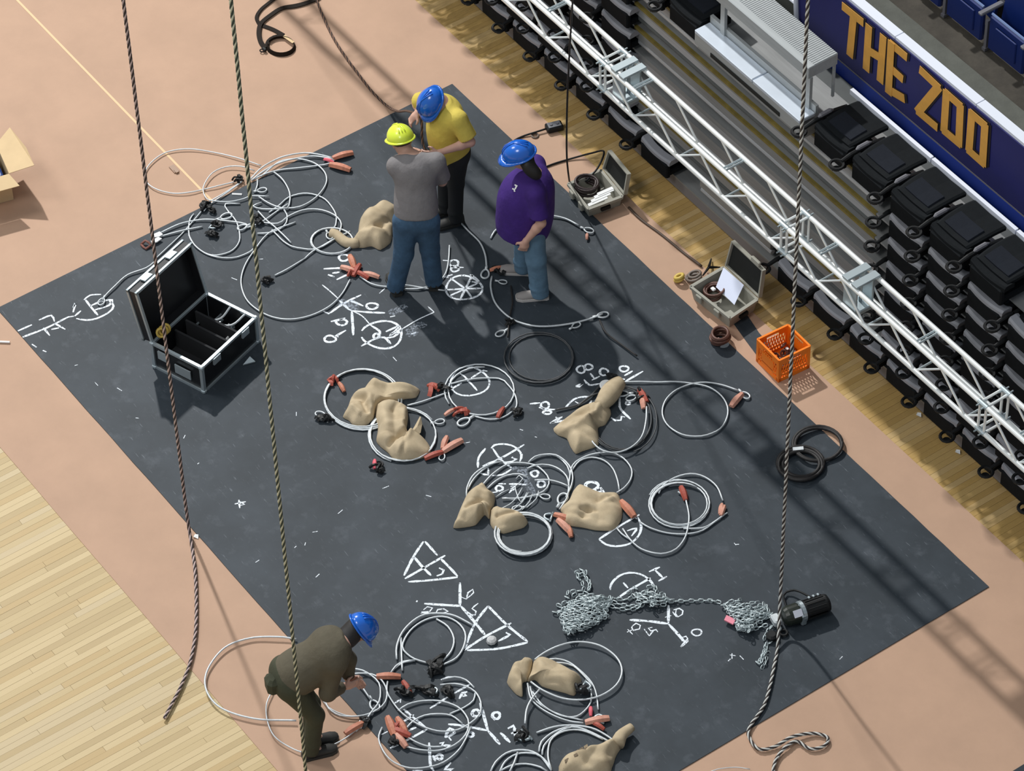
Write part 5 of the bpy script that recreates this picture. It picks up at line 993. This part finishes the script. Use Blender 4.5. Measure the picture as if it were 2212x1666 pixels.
b = MB(); v = (Vector((0, 0, 1))*.75-sd*.65).normalized(); b.box(a+ax*Ln*.24+v*.085, (.075, .06, .006), (ax, v.cross(ax), v)); obj('data_plate', b, M_WHITE, t)
for k in (0, 1, 2): b = MB(); b.box(a+ax*Ln*(.62+.1*k)+sd*.06+Vector((0, 0, .06)), (.025, .02, .02), bev=.004); obj('cable_gland', b, M_STEEL, t)
b = MB(); b.tube(spline([a+ax*Ln*.75+sd*.08, P(*T(1420, 260), .08), P(*T(1300, 250), .05), P(*T(1190, 320), .04), a+ax*.06+sd*.06], .03), .009, 6); obj('power_lead', b, M_BLACK, t, smooth=True)
b = MB(); b.box(P(*T(1080, 690), .06), (.07, .10, .07), (ax, sd, Vector((0, 0, 1))), bev=.012); obj('chain_guide', b, M_CABLE, t)
b = MB(); b.lathe(P(*T(1020, 930), .04), [(.02, -.03), (.045, -.02), (.05, .015), (.03, .03)], 14); b.ring(P(*T(1190, 880), .03), .03, .012, 14, 6); obj('hook_block', b, M_BLACK, t)
b = MB()
T1 = zt(1180, 1210, 6.91); P1 = lambda x, y, z=MZ+.02: P(*T1(x, y), z)
heap(b, [T1(250, 850), T1(360, 640), T1(560, 560), T1(760, 540), T1(960, 570), T1(900, 700), T1(870, 830), T1(740, 930), T1(560, 1020), T1(300, 1085), T1(250, 1000)], 26, .06, 3, 0)
heap(b, [T1(560, 560), T1(760, 535), T1(1000, 560), T1(900, 690), T1(700, 720), T1(500, 660)], 7, .05, 3, 0)
chain(b, [P1(470, 240), P1(460, 180, .04), P1(530, 150), P1(590, 190, .04), P1(590, 260), P1(640, 330), P1(640, 430), P1(590, 500), P1(500, 460), P1(400, 470), P1(320, 490), P1(310, 560), P1(380, 600)])
chain(b, [P1(490, 280), P1(540, 350), P1(560, 430), P1(520, 510), P1(420, 520), P1(340, 570)]); chain(b, [P1(480, 200), P1(520, 220), P1(570, 200), P1(600, 280), P1(650, 380), P1(620, 480)])
chain(b, [P1(420, 640), P1(270, 640, .03), P1(190, 680), P1(260, 710), P1(400, 680), P1(200, 760, .03), P1(130, 780), P1(210, 800), P1(350, 740)])
heap(b, [T1(1340, 540), T1(1500, 490), T1(1720, 500), T1(1860, 600), T1(1720, 660), T1(1420, 660)], 7, .05, 3, 0)
chain(b, [P1(940, 600), P1(1100, 660), P1(1290, 690), P1(1420, 660)]); chain(b, [P1(900, 660), P1(1060, 720), P1(1220, 740), P1(1380, 710), P1(1480, 630)])
chain(b, [P1(1000, 570), P1(1180, 590), P1(1300, 540), P1(1240, 480), P1(1330, 420), P1(1390, 470)]); chain(b, [P1(1500, 470), P1(1540, 400), P1(1600, 390), P1(1650, 480), P1(1560, 640), P1(1580, 680), P1(1650, 640)])
chain(b, [P1(1800, 620), P1(1950, 615), P(*T(-40, 400), .02), P(*T(150, 405), .02), P(*T(290, 440), .03)])
heap(b, [T(290, 430), T(480, 420), T(700, 450), T(910, 500), T(990, 620), T(880, 700), T(780, 760), T(720, 850), T(560, 830), T(500, 740), T(470, 600), T(380, 540)], 20, .06, -8, 0)
chain(b, [P(*T(930, 610), .05), P(*T(1010, 640), .06), P(*T(1060, 660), .07)]); chain(b, [P(*T(720, 840), .03), P(*T(850, 790), .03), P(*T(980, 750), .05)])
chain(b, [P(*T(1060, 720), .05), P(*T(1000, 800), .03), P(*T(930, 900), .03), P(*T(890, 1020), .02)]); chain(b, [P(*T(1130, 830), .05), P(*T(1090, 930), .03), P(*T(1000, 1020), .02), P(*T(920, 1090), .02), P(*T(880, 1220), .02), P(*T(810, 1330), .02), P(*T(880, 1390), .02), P(*T(940, 1260), .03), P(*T(960, 1180), .02), P(*T(900, 1200), .04), P(*T(850, 1360), .04)])
chain(b, [P(*T(940, 1060), .03), P(*T(920, 1180), .02), P(*T(870, 1280), .03), P(*T(840, 1350), .02)])
o = obj('chain', b, M_CHAIN, t, smooth=True); o['kind'] = 'stuff'
b = MB(); c = P(*T(390, 690), .05); b.box(c, (.085, .055, .012), ((P(*T(450, 720), .05)-c).normalized(), (P(*T(360, 750), .05)-c).normalized(), Vector((0, 0, 1)))); o = obj('pink_tag', b, mat('pink_label', (.80, .26, .34), .6), t)

# ---------------------------------------------------------------- small loose items
b = MB(); c = P(1310, 833, .03); b.lathe(c+Vector((0, 0, -.008)), [(.055, 0), (.06, .006), (.06, .018), (.05, .024)], 18); tag(obj('tape_roll', b, M_WHITEP), 'white round roll of tape above the knotted sack', 'tape')
b = MB(); c = P(1062, 1385, .02); b.lathe(c, [(.02, -.012), (.045, 0), (.04, .022), (.02, .034)], 9); tag(obj('chalk_lump', b, mat('chalk_grey', (.52, .53, .54), .8)), 'grey lump of chalk on the lower chalk triangle', 'chalk')
for (px, py, lab) in [(10, 739, 'white chalk stick on the tan floor at the left edge'), (560, 424, 'white chalk stub beside the upper rope, lower one'), (512, 420, 'short white chalk stub left of the upper rope')]:
    b = MB(); c = P(px, py, .016); d = (P(px+25, py+1, .016)-c).normalized(); b.cyl(c-d*.045, c+d*.045, .010, 8); tag(obj('chalk_stick', b, M_WHITEP), lab, 'chalk')
for k, (px, py) in enumerate([(1985, 897), (2069, 977), (424, 1160)]):
    b = MB(); c = P(px, py, .008); b.prism([c+Vector((.03, .0, 0)), c+Vector((0, .022, .012)), c+Vector((-.03, .008, 0)), c+Vector((-.01, -.022, .006))], (0, 0, .003)); tag(obj('paper_scrap', b, M_WHITEP), ['white paper scrap on the wooden strip nearer the cable coil', 'white paper scrap on the wooden strip nearer the right edge', 'tiny white scrap at the left edge of the mat beside the pink rope'][k], 'paper')
b = MB(); c = P(376, 365, .012); d = (P(388, 378, .012)-c).normalized(); n = Vector((-d.y, d.x, 0)); b.box(c, (.10, .05, .008), (d, n, Vector((0, 0, 1)))); b.box(c+d*.04+Vector((0, 0, .004)), (.05, .03, .012), (d, n, Vector((0, 0, 1)))); tag(obj('tape_wad', b, mat('tape_tan', (.30, .18, .11), .5)), 'brown wad of tape on the tape line of the tan floor', 'tape')
b = MB(); c = P(330, 513, .02)
for k in range(2):
    q = [P(*p, .03) for p in ([(331, 508), (345, 502), (352, 508), (344, 513), (332, 514)], [(326, 522), (342, 514), (350, 517), (340, 524), (328, 528)])[k]]; b = MB(); b.prism(q, (0, 0, .012)); tag(obj('white_clip', b, M_WHITEP), 'white clip at the foot of the pink rope, %s of two' % ['upper', 'lower'][k], 'clip')
b = MB(); q = [P(305, 528, .02), P(314, 520, .05), P(326, 530, .03), P(315, 538, .02)]; b.tube(spline(q+[q[0]], .03), .012, 6); tag(obj('rope_loop', b, mat('loop_rust', (.22, .09, .07), .8), smooth=True), 'small rust coloured rope loop on the mat edge left of the pink rope', 'rope')

# ---------------------------------------------------------------- people: implicit bodies meshed with surface nets
def _v(p): return np.array((p[0], p[1], p[2]), float)
class SDF:
    def __init__(s): s.p = []
    def cone(s, a, b, ra, rb, k=.03, cuts=()): s.p.append(('c', _v(a), _v(b), ra, rb, k, cuts)); return s
    def ell(s, c, r, ax, k=.04, cuts=()): s.p.append(('e', _v(c), np.array(r, float), np.array([_v(Vector(a).normalized()) for a in ax]), 0, k, cuts)); return s
    def mesh(s, res):
        lo = np.full(3, 1e9); hi = -lo; bb = []
        for q in s.p:
            if q[0] == 'c': l = np.minimum(q[1]-q[3], q[2]-q[4]); h = np.maximum(q[1]+q[3], q[2]+q[4])
            else: ext = np.sqrt(((q[3]*q[2][:, None])**2).sum(0)); l = q[1]-ext; h = q[1]+ext
            l = l-q[5]-2*res; h = h+q[5]+2*res; bb.append((l, h)); lo = np.minimum(lo, l); hi = np.maximum(hi, h)
        n = np.ceil((hi-lo)/res).astype(int)+2; D = np.full(n, 1.0, np.float32)
        for q, (l, h) in zip(s.p, bb):
            i0 = np.maximum(np.floor((l-lo)/res).astype(int), 0); i1 = np.minimum(np.ceil((h-lo)/res).astype(int)+1, n)
            X = (lo[0]+res*np.arange(i0[0], i1[0]))[:, None, None]; Y = (lo[1]+res*np.arange(i0[1], i1[1]))[None, :, None]; Z = (lo[2]+res*np.arange(i0[2], i1[2]))[None, None, :]
            if q[0] == 'c':
                a, b, ra, rb = q[1:5]; d = b-a; L2 = max(d@d, 1e-9); px, py, pz = X-a[0], Y-a[1], Z-a[2]
                t = np.clip((px*d[0]+py*d[1]+pz*d[2])/L2, 0, 1); v = np.sqrt((px-t*d[0])**2+(py-t*d[1])**2+(pz-t*d[2])**2)-(ra+(rb-ra)*t)
            else:
                c, r, A = q[1], q[2], q[3]; px, py, pz = X-c[0], Y-c[1], Z-c[2]
                u = [(px*A[i][0]+py*A[i][1]+pz*A[i][2]) for i in range(3)]
                k0 = np.sqrt(sum((u[i]/r[i])**2 for i in range(3))); k1 = np.sqrt(sum((u[i]/r[i]**2)**2 for i in range(3)))+1e-9; v = k0*(k0-1)/k1
            for (cp, cn) in q[6]:
                cp, cn = _v(cp), _v(Vector(cn).normalized()); v = np.maximum(v, (X-cp[0])*cn[0]+(Y-cp[1])*cn[1]+(Z-cp[2])*cn[2])
            sl = tuple(slice(i0[i], i1[i]) for i in range(3)); o = D[sl]; k = q[5]
            hh = np.maximum(k-np.abs(o-v), 0)/k; D[sl] = np.minimum(o, v)-hh*hh*k*.25
        ins = D < 0
        cnt = sum(ins[a:n[0]-1+a, b:n[1]-1+b, c:n[2]-1+c].astype(np.int8) for a in (0, 1) for b in (0, 1) for c in (0, 1))
        cells = np.argwhere((cnt > 0) & (cnt < 8)); idx = -np.ones(n-1, np.int64); idx[tuple(cells.T)] = np.arange(len(cells))
        off = np.array([(a, b, c) for a in (0, 1) for b in (0, 1) for c in (0, 1)]); cv = np.stack([D[tuple((cells+o).T)] for o in off], 1)
        acc = np.zeros((len(cells), 3)); num = np.zeros(len(cells))
        for i in range(8):
            for ax in range(3):
                if off[i][ax] == 0:
                    j = i+(4, 2, 1)[ax]; A_, B_ = cv[:, i], cv[:, j]; m = (A_ < 0) != (B_ < 0); t = np.where(m, A_/(A_-B_+1e-12), 0)
                    pt = off[i][None, :]+t[:, None]*(off[j]-off[i])[None, :]; acc += pt*m[:, None]; num += m
        V = lo+res*(cells+acc/num[:, None]); F = []
        for ax in range(3):
            b_, c_ = [(1, 2), (2, 0), (0, 1)][ax]; sh = [slice(None)]*3; s1 = list(sh); s2 = list(sh); s1[ax] = slice(0, -1); s2[ax] = slice(1, None)
            ch = ins[tuple(s1)] != ins[tuple(s2)]; e = np.argwhere(ch); fl = ins[tuple(s1)][tuple(e.T)]
            ok = (e[:, b_] > 0) & (e[:, c_] > 0) & (e < n-1).all(1); e = e[ok]; fl = fl[ok]
            eb = np.zeros(3, int); eb[b_] = 1; ec = np.zeros(3, int); ec[c_] = 1
            q = np.stack([idx[tuple((e-eb-ec).T)], idx[tuple((e-ec).T)], idx[tuple(e.T)], idx[tuple((e-eb).T)]], 1)
            q[~fl] = q[~fl][:, ::-1]; F.append(q)
        return V, np.concatenate(F)
def sdf_obj(name, s, res, m, parent):
    V, F = s.mesh(res); me = bpy.data.meshes.new(name); base = _v(wloc(parent)); me.vertices.add(len(V)); me.vertices.foreach_set('co', (V-base).ravel())
    me.loops.add(F.size); me.loops.foreach_set('vertex_index', F.ravel().astype(np.int32)); me.polygons.add(len(F)); me.polygons.foreach_set('loop_start', np.arange(0, F.size, 4, dtype=np.int32)); me.polygons.foreach_set('loop_total', np.full(len(F), 4, np.int32))
    me.update(calc_edges=True); me.validate(); me.polygons.foreach_set('use_smooth', [True]*len(me.polygons)); me.materials.append(m)
    o = bpy.data.objects.new(name, me); COL.objects.link(o); o.parent = parent; return o
def hand(s, w, d, nrm, thumb, curl=.6):
    """palm + five separate curled fingers; d = hand direction, nrm = palm normal, thumb = thumb side"""
    w, d, nrm, th = Vector(w), Vector(d).normalized(), Vector(nrm).normalized(), Vector(thumb); th = (th-d*th.dot(d)).normalized(); nrm = d.cross(th).normalized() if d.cross(th).dot(nrm) > 0 else -d.cross(th).normalized()
    pc = w+d*.055; s.ell(pc, (.052, .042, .018), (d, th, nrm), .015); s.cone(w, pc, .026, .028, .02)
    for i, ln in enumerate((.078, .086, .080, .064)):
        r0 = w+d*.088+th*(.031-.0205*i); d1 = (d+nrm*curl*.6).normalized(); d2 = (d+nrm*curl*1.8).normalized(); d3 = (d*.5+nrm*curl*2.2).normalized(); a = r0+d1*ln*.45; b = a+d2*ln*.32; c = b+d3*ln*.25
        s.cone(r0-d*.02, a, .0105, .0095, .004); s.cone(a, b, .0095, .0085, .006); s.cone(b, c, .0085, .0075, .006)
    t0 = w+d*.03+th*.03; t1 = t0+(d*.5+th*.7+nrm*.3).normalized()*.042; s.cone(t0, t1, .014, .011, .012); s.cone(t1, t1+(d*.9+th*.1+nrm*.4).normalized()*.032, .011, .009, .006)
def helmet(t, hc, fw, up, m, lab):
    fw = Vector(fw).normalized(); up = Vector(up).normalized(); up = (up-fw*up.dot(fw)).normalized(); lf = up.cross(fw); c = Vector(hc)+up*.035
    b = MB(); n = 28; rings = []
    for i in range(11):
        ph = math.radians(2+88*i/10); rr = math.cos(ph) if i < 10 else .03; zz = math.sin(ph); ring = []
        for j in range(n):
            a = 2*math.pi*j/n; rid = 1+.018*math.exp(-((math.sin(a))/.16)**2)*(1 if math.cos(a) > -.9 else .6)*zz
            ring.append(c+fw*(.148*rr*math.cos(a)*rid)+lf*(.116*rr*math.sin(a))+up*(.120*zz*rid))
        rings.append(ring)
    low = [c+(v-c)*.985-up*.006 for v in rings[0]]; b.loft([low]+rings, False, True); shell = obj('helmet', b, m, t, smooth=True); shell['label'] = lab
    b = MB(); top = []; bot = []
    for j in range(n+1):
        a = 2*math.pi*j/n; e = .014+(.045*max(0, math.cos(a))**1.5); r0 = c+fw*(.146*math.cos(a))+lf*(.114*math.sin(a)); r1 = r0+(fw*math.cos(a)+lf*math.sin(a))*e-up*(.012+.014*max(0, math.cos(a)))
        top.append(r0+up*.004); bot.append(r1)
    rings = [[top[j], bot[j], bot[j]-up*.005, top[j]-up*.010] for j in range(n+1)]; b.loft(rings); obj('brim', b, m, shell, smooth=True)
    b = MB()
    for q in (-1, 0, 1): b.tube([c+fw*(.148*math.cos(a)*math.cos(.30*q)*1.01)+lf*(.116*math.sin(.30*q)*math.cos(a)*1.01)+up*(.122*math.sin(a)*1.012) for a in [math.radians(25+13*k) for k in range(10)]], .0055, 5)
    obj('ridge', b, m, shell, smooth=True)
    b = MB(); b.tube([c+fw*(.112*math.cos(a))+lf*(.094*math.sin(a))-up*.022 for a in [2*math.pi*k/20 for k in range(20)]], .010, 5, closed=True); obj('headband', b, M_BLACK, shell)
def shoe(t, heel, toe, m, sole):
    heel, toe = Vector(heel), Vector(toe); d = (toe-heel); L = d.length; d.normalize(); l = Vector((0, 0, 1)).cross(d)
    rows = [(0, .032, .085), (.06, .041, .105), (.3, .042, .100), (.5, .046, .075), (.8, .050, .056), (.95, .036, .042), (1, .016, .028)]
    b = MB(); b.loft([[heel+d*(L*u)+l*(w*math.cos(a))+Vector((0, 0, .028+max(0, math.sin(a))*(h-.022)-(.004 if math.sin(a) < 0 else 0))) for a in [2*math.pi*k/12 for k in range(12)]] for u, w, h in rows], True, True); o = obj('shoe', b, m, t, smooth=True)
    b = MB(); pl = [heel+d*(L*(u*1.02-.01))+l*(w*1.12) for u, w, h in rows]+[heel+d*(L*(u*1.02-.01))-l*(w*1.12) for u, w, h in rows[::-1]]; b.prism([Vector((v.x, v.y, heel.z+.002)) for v in pl], (0, 0, .026)); obj('sole', b, sole, o)
def person(label, base, f, J, skin, shirt, trousers, shoes, hel, hel_lab, build=1.0, belly=0, hem=None, hair=None, sleeve_long=False, gloves=False, sneck=.0, leg=1.0):
    f = Vector((f[0], f[1], 0)).normalized(); U = Vector((0, 0, 1)); l = U.cross(f); J = {k: Vector(v) for k, v in J.items()}; B_ = build
    t = thing('person', label, 'person', base)
    hc, hf, hu = J['head'], J['hf'].normalized(), J['hu'].normalized(); hu = (hu-hf*hu.dot(hf)).normalized(); hl = hu.cross(hf)
    pel, ch = J['pelvis'], J['chest']; sp = (ch-pel).normalized(); fr = (f-sp*f.dot(sp)).normalized(); sd = sp.cross(fr)
    nb = ch+sp*.115
    sh = {}; 
    for sg, q in ((1, 'l'), (-1, 'r')): sh[q] = J.get('sh_'+q, ch+sd*(.175*B_*sg)+sp*.06)
    # ---- body in one continuous skin mesh
    s = SDF(); s.ell(hc+hu*.012, (.098, .077, .112), (hf, hl, hu), .03); s.ell(hc+hf*.030-hu*.070, (.062, .055, .052), (hf, hl, hu), .03); s.cone(hc+hf*.092-hu*.004, hc+hf*.112-hu*.030, .010, .015, .012)
    s.ell(hc+hf*.082+hu*.022, (.018, .05, .012), (hf, hl, hu), .012); s.ell(hc+hf*.084-hu*.062, (.014, .026, .012), (hf, hl, hu), .012)
    for g in (1, -1): s.ell(hc+hl*(.078*g)-hu*.012-hf*.008, (.022, .010, .032), (hf, hl, hu), .006)
    s.cone(hc-hu*.07-hf*.015, nb-sp*.03, .056, .062, .035)
    s.ell(ch-sp*.03, (.105*B_, .165*B_, .17), (fr, sd, sp), .06); s.ell(pel+sp*.10+fr*belly*.35, (.095*B_+belly*.35, .135*B_, .17), (fr, sd, sp), .05); s.ell(pel, (.10*B_, .145*B_, .11), (fr, sd, sp), .06)
    for q, g in (('l', 1), ('r', -1)):
        a, e, w = sh[q], J['el_'+q], J['wr_'+q]; s.cone(ch+sp*.05+sd*.06*g, a, .06, .058, .05); s.cone(a, e, .052, .041, .03); s.cone(e, e.lerp(w, .3), .041, .040, .02); s.cone(e.lerp(w, .3), w, .040, .026, .02)
        hd = J.get('hd_'+q, (w-e)); hand(s, w, hd, J.get('hn_'+q, -l*g+f*.2), J.get('ht_'+q, f))
        hp = pel+sd*(.085*B_*g)-U*.03; k_, an = J['kn_'+q], J['an_'+q]; s.cone(hp, k_, .080*B_, .054, .05); s.cone(k_, k_.lerp(an, .35), .052, .052, .03); s.cone(k_.lerp(an, .35), an, .050, .036, .02); s.cone(an, an+J.get('toe_'+q, f)*.10-U*.052, .034, .018, .02)
    sdf_obj('body', s, .0085, skin, t)
    for g in (1, -1): b = MB(); c = hc+hf*.088+hl*(.032*g)+hu*.006; b.lathe(c, [(.004, -.011), (.010, -.006), (.0115, 0), (.010, .006), (.004, .011)], 10, (hl, hu, hf)); o = obj('eye', b, M_EYE, t); b = MB(); b.lathe(c+hf*.010, [(.0055, 0), (.003, .0025)], 8, (hl, hu, hf)); obj('iris', b, M_HAIR, o)
    b = MB(); b.tube([hc+hf*(.098-.010*abs(x)**2)-hu*.062+hl*(.022*x) for x in (-1, -.5, 0, .5, 1)], [.002, .005, .006, .005, .002], 6); obj('mouth', b, M_LIP, t)
    # ---- trousers
    s = SDF()
    for q, g in (('l', 1), ('r', -1)):
        hp = pel+sd*(.088*B_*g)-U*.03; k_, an = J['kn_'+q], J['an_'+q]; dn = (an-k_).normalized(); s.cone(hp, k_, .100*B_*(leg*.4+.6), .072*leg, .05); s.cone(k_, an+dn*.06, .071*leg, .064*leg, .03, [(an+dn*.035, dn)]); s.ell(k_.lerp(an, .82)+f*.01, (.066*leg, .062*leg, .035), (f, l, dn), .02)
    s.ell(pel-sp*.01, (.125*B_+belly*.25, .165*B_, .13), (fr, sd, sp), .05, [(pel+sp*.10, sp)]); sdf_obj('trousers', s, .011, trousers, t)
    # ---- shirt
    s = SDF(); hemp = pel+sp*(hem if hem is not None else .03); cut = [(hemp, -sp)]
    s.ell(ch-sp*.03-fr*.015, (.122*B_+belly*.12, .188*B_, .165), (fr, sd, sp), .05); mid = pel.lerp(ch, .48); low = hem is not None and hem < -.1
    s.ell(mid+fr*belly*.55, (.122*B_+belly*.7, .165*B_+belly*.30, .28), (fr, sd, sp), .05, cut); s.ell(pel+sp*(.0 if low else .06)+fr*belly*.40, (.132*B_+belly*.60+(.025 if low else 0), .172*B_+belly*.22+(.02 if low else 0), .50 if low else .24), (fr, sd, sp), .05, cut)
    for q, g in (('l', 1), ('r', -1)):
        a, e, w = sh[q], J['el_'+q], J['wr_'+q]; s.cone(ch+sp*.06+sd*.05*g, a, .072, .072, .06)
        if sleeve_long: s.cone(a, e, .076, .064, .04); d = (w-e).normalized(); s.cone(e, w, .064, .048, .03, [(w-d*.02, d)])
        else: d = (e-a).normalized(); L = (e-a).length; s.cone(a, a+d*L*.86, .078, .084, .04, [(a+d*L*.80, d)])
    s.cone(ch+sp*.03, nb+sp*(.0+sneck), .095, .070, .04, [(nb+sp*(.005+sneck), (sp+fr*.25))]); sh_o = sdf_obj('shirt' if not sleeve_long else 'jacket', s, .010, shirt, t)
    for q in 'lr':
        an = J['an_'+q]; td = Vector(J.get('toe_'+q, f)); td.z = 0; td.normalize(); hl_ = Vector((an.x, an.y, base[2]))-td*.075; shoe(t, hl_, hl_+td*.285, shoes[0], shoes[1])
        if gloves:
            w, e = J['wr_'+q], J['el_'+q]
    if hair:
        s = SDF(); s.ell(hc-hf*.03+hu*.0, (.088, .084, .095), (hf, hl, hu), .03, [(hc+hf*.02, hf)])
        for c, r in hair: s.ell(c, r, (hf, hl, hu), .04)
        sdf_obj('hair', s, .009, M_HAIR, t)
    else:
        s = SDF(); s.ell(hc-hf*.014+hu*.006, (.094, .082, .098), (hf, hl, hu), .02, [(hc+hf*.03, hf), (hc-hu*.018, -hu)]); sdf_obj('hair', s, .010, mat('short_hair', (.07, .045, .03), .8), t)
    helmet(t, hc, hf, hu, hel, hel_lab)
    return t, sh_o, (f, l, fr, sd, sp)
U = Vector((0, 0, 1)); BM = MZ
from mathutils.bvhtree import BVHTree
def on_surface(o, px, py):
    off = wloc(o); bv = BVHTree.FromPolygons([v.co+off for v in o.data.vertices], [tuple(p.vertices) for p in o.data.polygons]); d = ray(px, py).normalized(); h = bv.ray_cast(CAM, d); return h[0], h[1]
# man in purple, seen from his left side
f = Vector((-.585, -.81, 0)).normalized(); l = U.cross(f)
pA, shA, fa = person('man in a purple shirt, blue helmet and light jeans standing with one arm hanging', tuple(P(1143, 612, BM)), f, dict(
    pelvis=P(1147, 460, .84), chest=P(1156, 398, 1.165), head=P(1124, 337, 1.50), hf=f*.92-U*.35-l*.15, hu=U*.95+f*.3,
    el_l=P(1169, 482, .97), wr_l=P(1136, 521, .75), hd_l=f*.25-U, hn_l=-l+f*.1, ht_l=f, el_r=P(1130, 402, .98), wr_r=P(1108, 424, .86),
    kn_l=P(1158, 560, .46), an_l=P(1166, 630, .085), kn_r=P(1131, 508, .46), an_r=P(1130, 576, .085), toe_l=f*.98+l*.05, toe_r=f*.95-l*.12),
    M_SKIN, M_PURPLE, M_JEANS2, (M_SHOE, M_SOLE), M_HELM_B, 'blue safety helmet', 1.12, .13, -.20, hair=[(P(1143, 360, 1.46), (.06, .07, .085)), (P(1156, 374, 1.42), (.055, .05, .07))], sneck=-.035, leg=1.22)
h, nrm = on_surface(shA, 1113, 406)
if h is not None:
    b = MB(); e = U.cross(nrm).normalized(); v = nrm.cross(e)
    for (x, y, w, hh) in ((.0, .022, .030, .012), (.006, .004, .014, .026), (-.006, -.016, .030, .012), (.008, -.026, .016, .010)): b.box(h+nrm*.004+e*x+v*y, (w, hh, .002), (e, v, nrm))
    o = obj('chest_print', b, M_WHITEP, pA); o['label'] = 'small white print on the chest'
# man in grey shirt and jeans, back to the camera
f = Vector((-.80, .60, 0)).normalized(); l = U.cross(f)
pG, shG, _ = person('man in a grey shirt, dark jeans and lime helmet seen from behind', tuple(P(897, 618, BM)), f, dict(
    pelvis=P(899, 472, .84), chest=P(896, 364, 1.25), head=P(867, 305, 1.41), hf=f*.85+l*.35-U*.45, hu=U*.8+f*.5+l*.25,
    sh_l=P(856, 358, 1.28), el_l=P(866, 352, 1.06), wr_l=P(884, 338, 1.02), hd_l=f*.8-l*.5, hn_l=-U, ht_l=-l, el_r=P(955, 392, 1.02), wr_r=P(938, 352, .98), hd_r=f*.8+l*.5, hn_r=-U, ht_r=l,
    kn_l=P(872, 548, .47), an_l=P(855, 616, .085), kn_r=P(928, 535, .47), an_r=P(937, 604, .085), toe_l=f*.9+l*.3, toe_r=f),
    M_SKIN2, M_GRAYSHIRT, M_JEANS, (M_SHOED, M_SHOED), M_HELM_Y, 'lime yellow safety helmet', 1.06, .03, .02, leg=1.2, sneck=-.02)
# man in yellow behind him, head bowed
f = Vector((-.30, -.955, 0)).normalized(); l = U.cross(f)
pY, shY, _ = person('big man in a yellow shirt and blue helmet bowing his head over a brown rope', tuple(P(978, 470, BM)), f, dict(
    pelvis=P(978, 318, .86), chest=P(962, 244, 1.28), head=P(937, 220, 1.43), hf=f*.55-U*.85, hu=U*.72+f*.55+l*.25, sh_l=P(990, 258, 1.34), sh_r=P(932, 212, 1.36),
    el_l=P(1016, 307, 1.13), wr_l=P(949, 330, 1.12), hd_l=P(905, 338, 1.10)-P(950, 330, 1.12), hn_l=-f, ht_l=U, el_r=P(900, 222, 1.18), wr_r=P(905, 242, 1.20), hd_r=f*.6-U*.5, hn_r=l, ht_r=l,
    kn_l=P(985, 396, .46), an_l=P(984, 470, .085), kn_r=P(962, 380, .46), an_r=P(962, 448, .085)),
    M_SKIN, M_YELSHIRT, M_BLACKCLOTH, (M_SHOED, M_SHOED), M_HELM_B, 'blue safety helmet seen from above', 1.12, .05, -.05)
# man in olive, bending over the wires
f = Vector((.28, .96, 0)).normalized(); l = U.cross(f)
pB, shB, _ = person('man in an olive jacket and blue helmet bending over a wire at the lower left', tuple(P(672, 1630, .0045)), f, dict(
    pelvis=P(622, 1462, .84), chest=P(718, 1402, 1.06), head=P(773, 1362, 1.11), hf=f*.45-U*.9, hu=f*.85+U*.55, sh_r=P(725, 1436, 1.02), sh_l=P(718, 1378, 1.10),
    el_r=P(708, 1498, .74), wr_r=P(740, 1484, .64), hd_r=f*.9-U*.1, hn_r=l, ht_r=U, el_l=P(752, 1425, .82), wr_l=P(752, 1466, .63), hd_l=f*.5-U*.5, hn_l=-l, ht_l=f,
    kn_r=P(681, 1546, .47), an_r=P(672, 1618, .10), kn_l=P(672, 1520, .47), an_l=P(674, 1592, .10)),
    M_SKIN, M_OLIVE, M_OLIVE2, (M_SHOED, M_SHOED), M_HELM_B, 'blue safety helmet', 1.08, .03, -.06, sleeve_long=True, hair=[(P(752, 1376, 1.10), (.085, .085, .09)), (P(742, 1384, 1.09), (.06, .085, .085))])
b = MB(); c = P(588, 1478, .84); b.box(c, (.10, .14, .16), (Vector((.28, .96, 0)).normalized(), l, U), bev=.03); obj('waist_pouch', b, M_OLIVE2, pB)
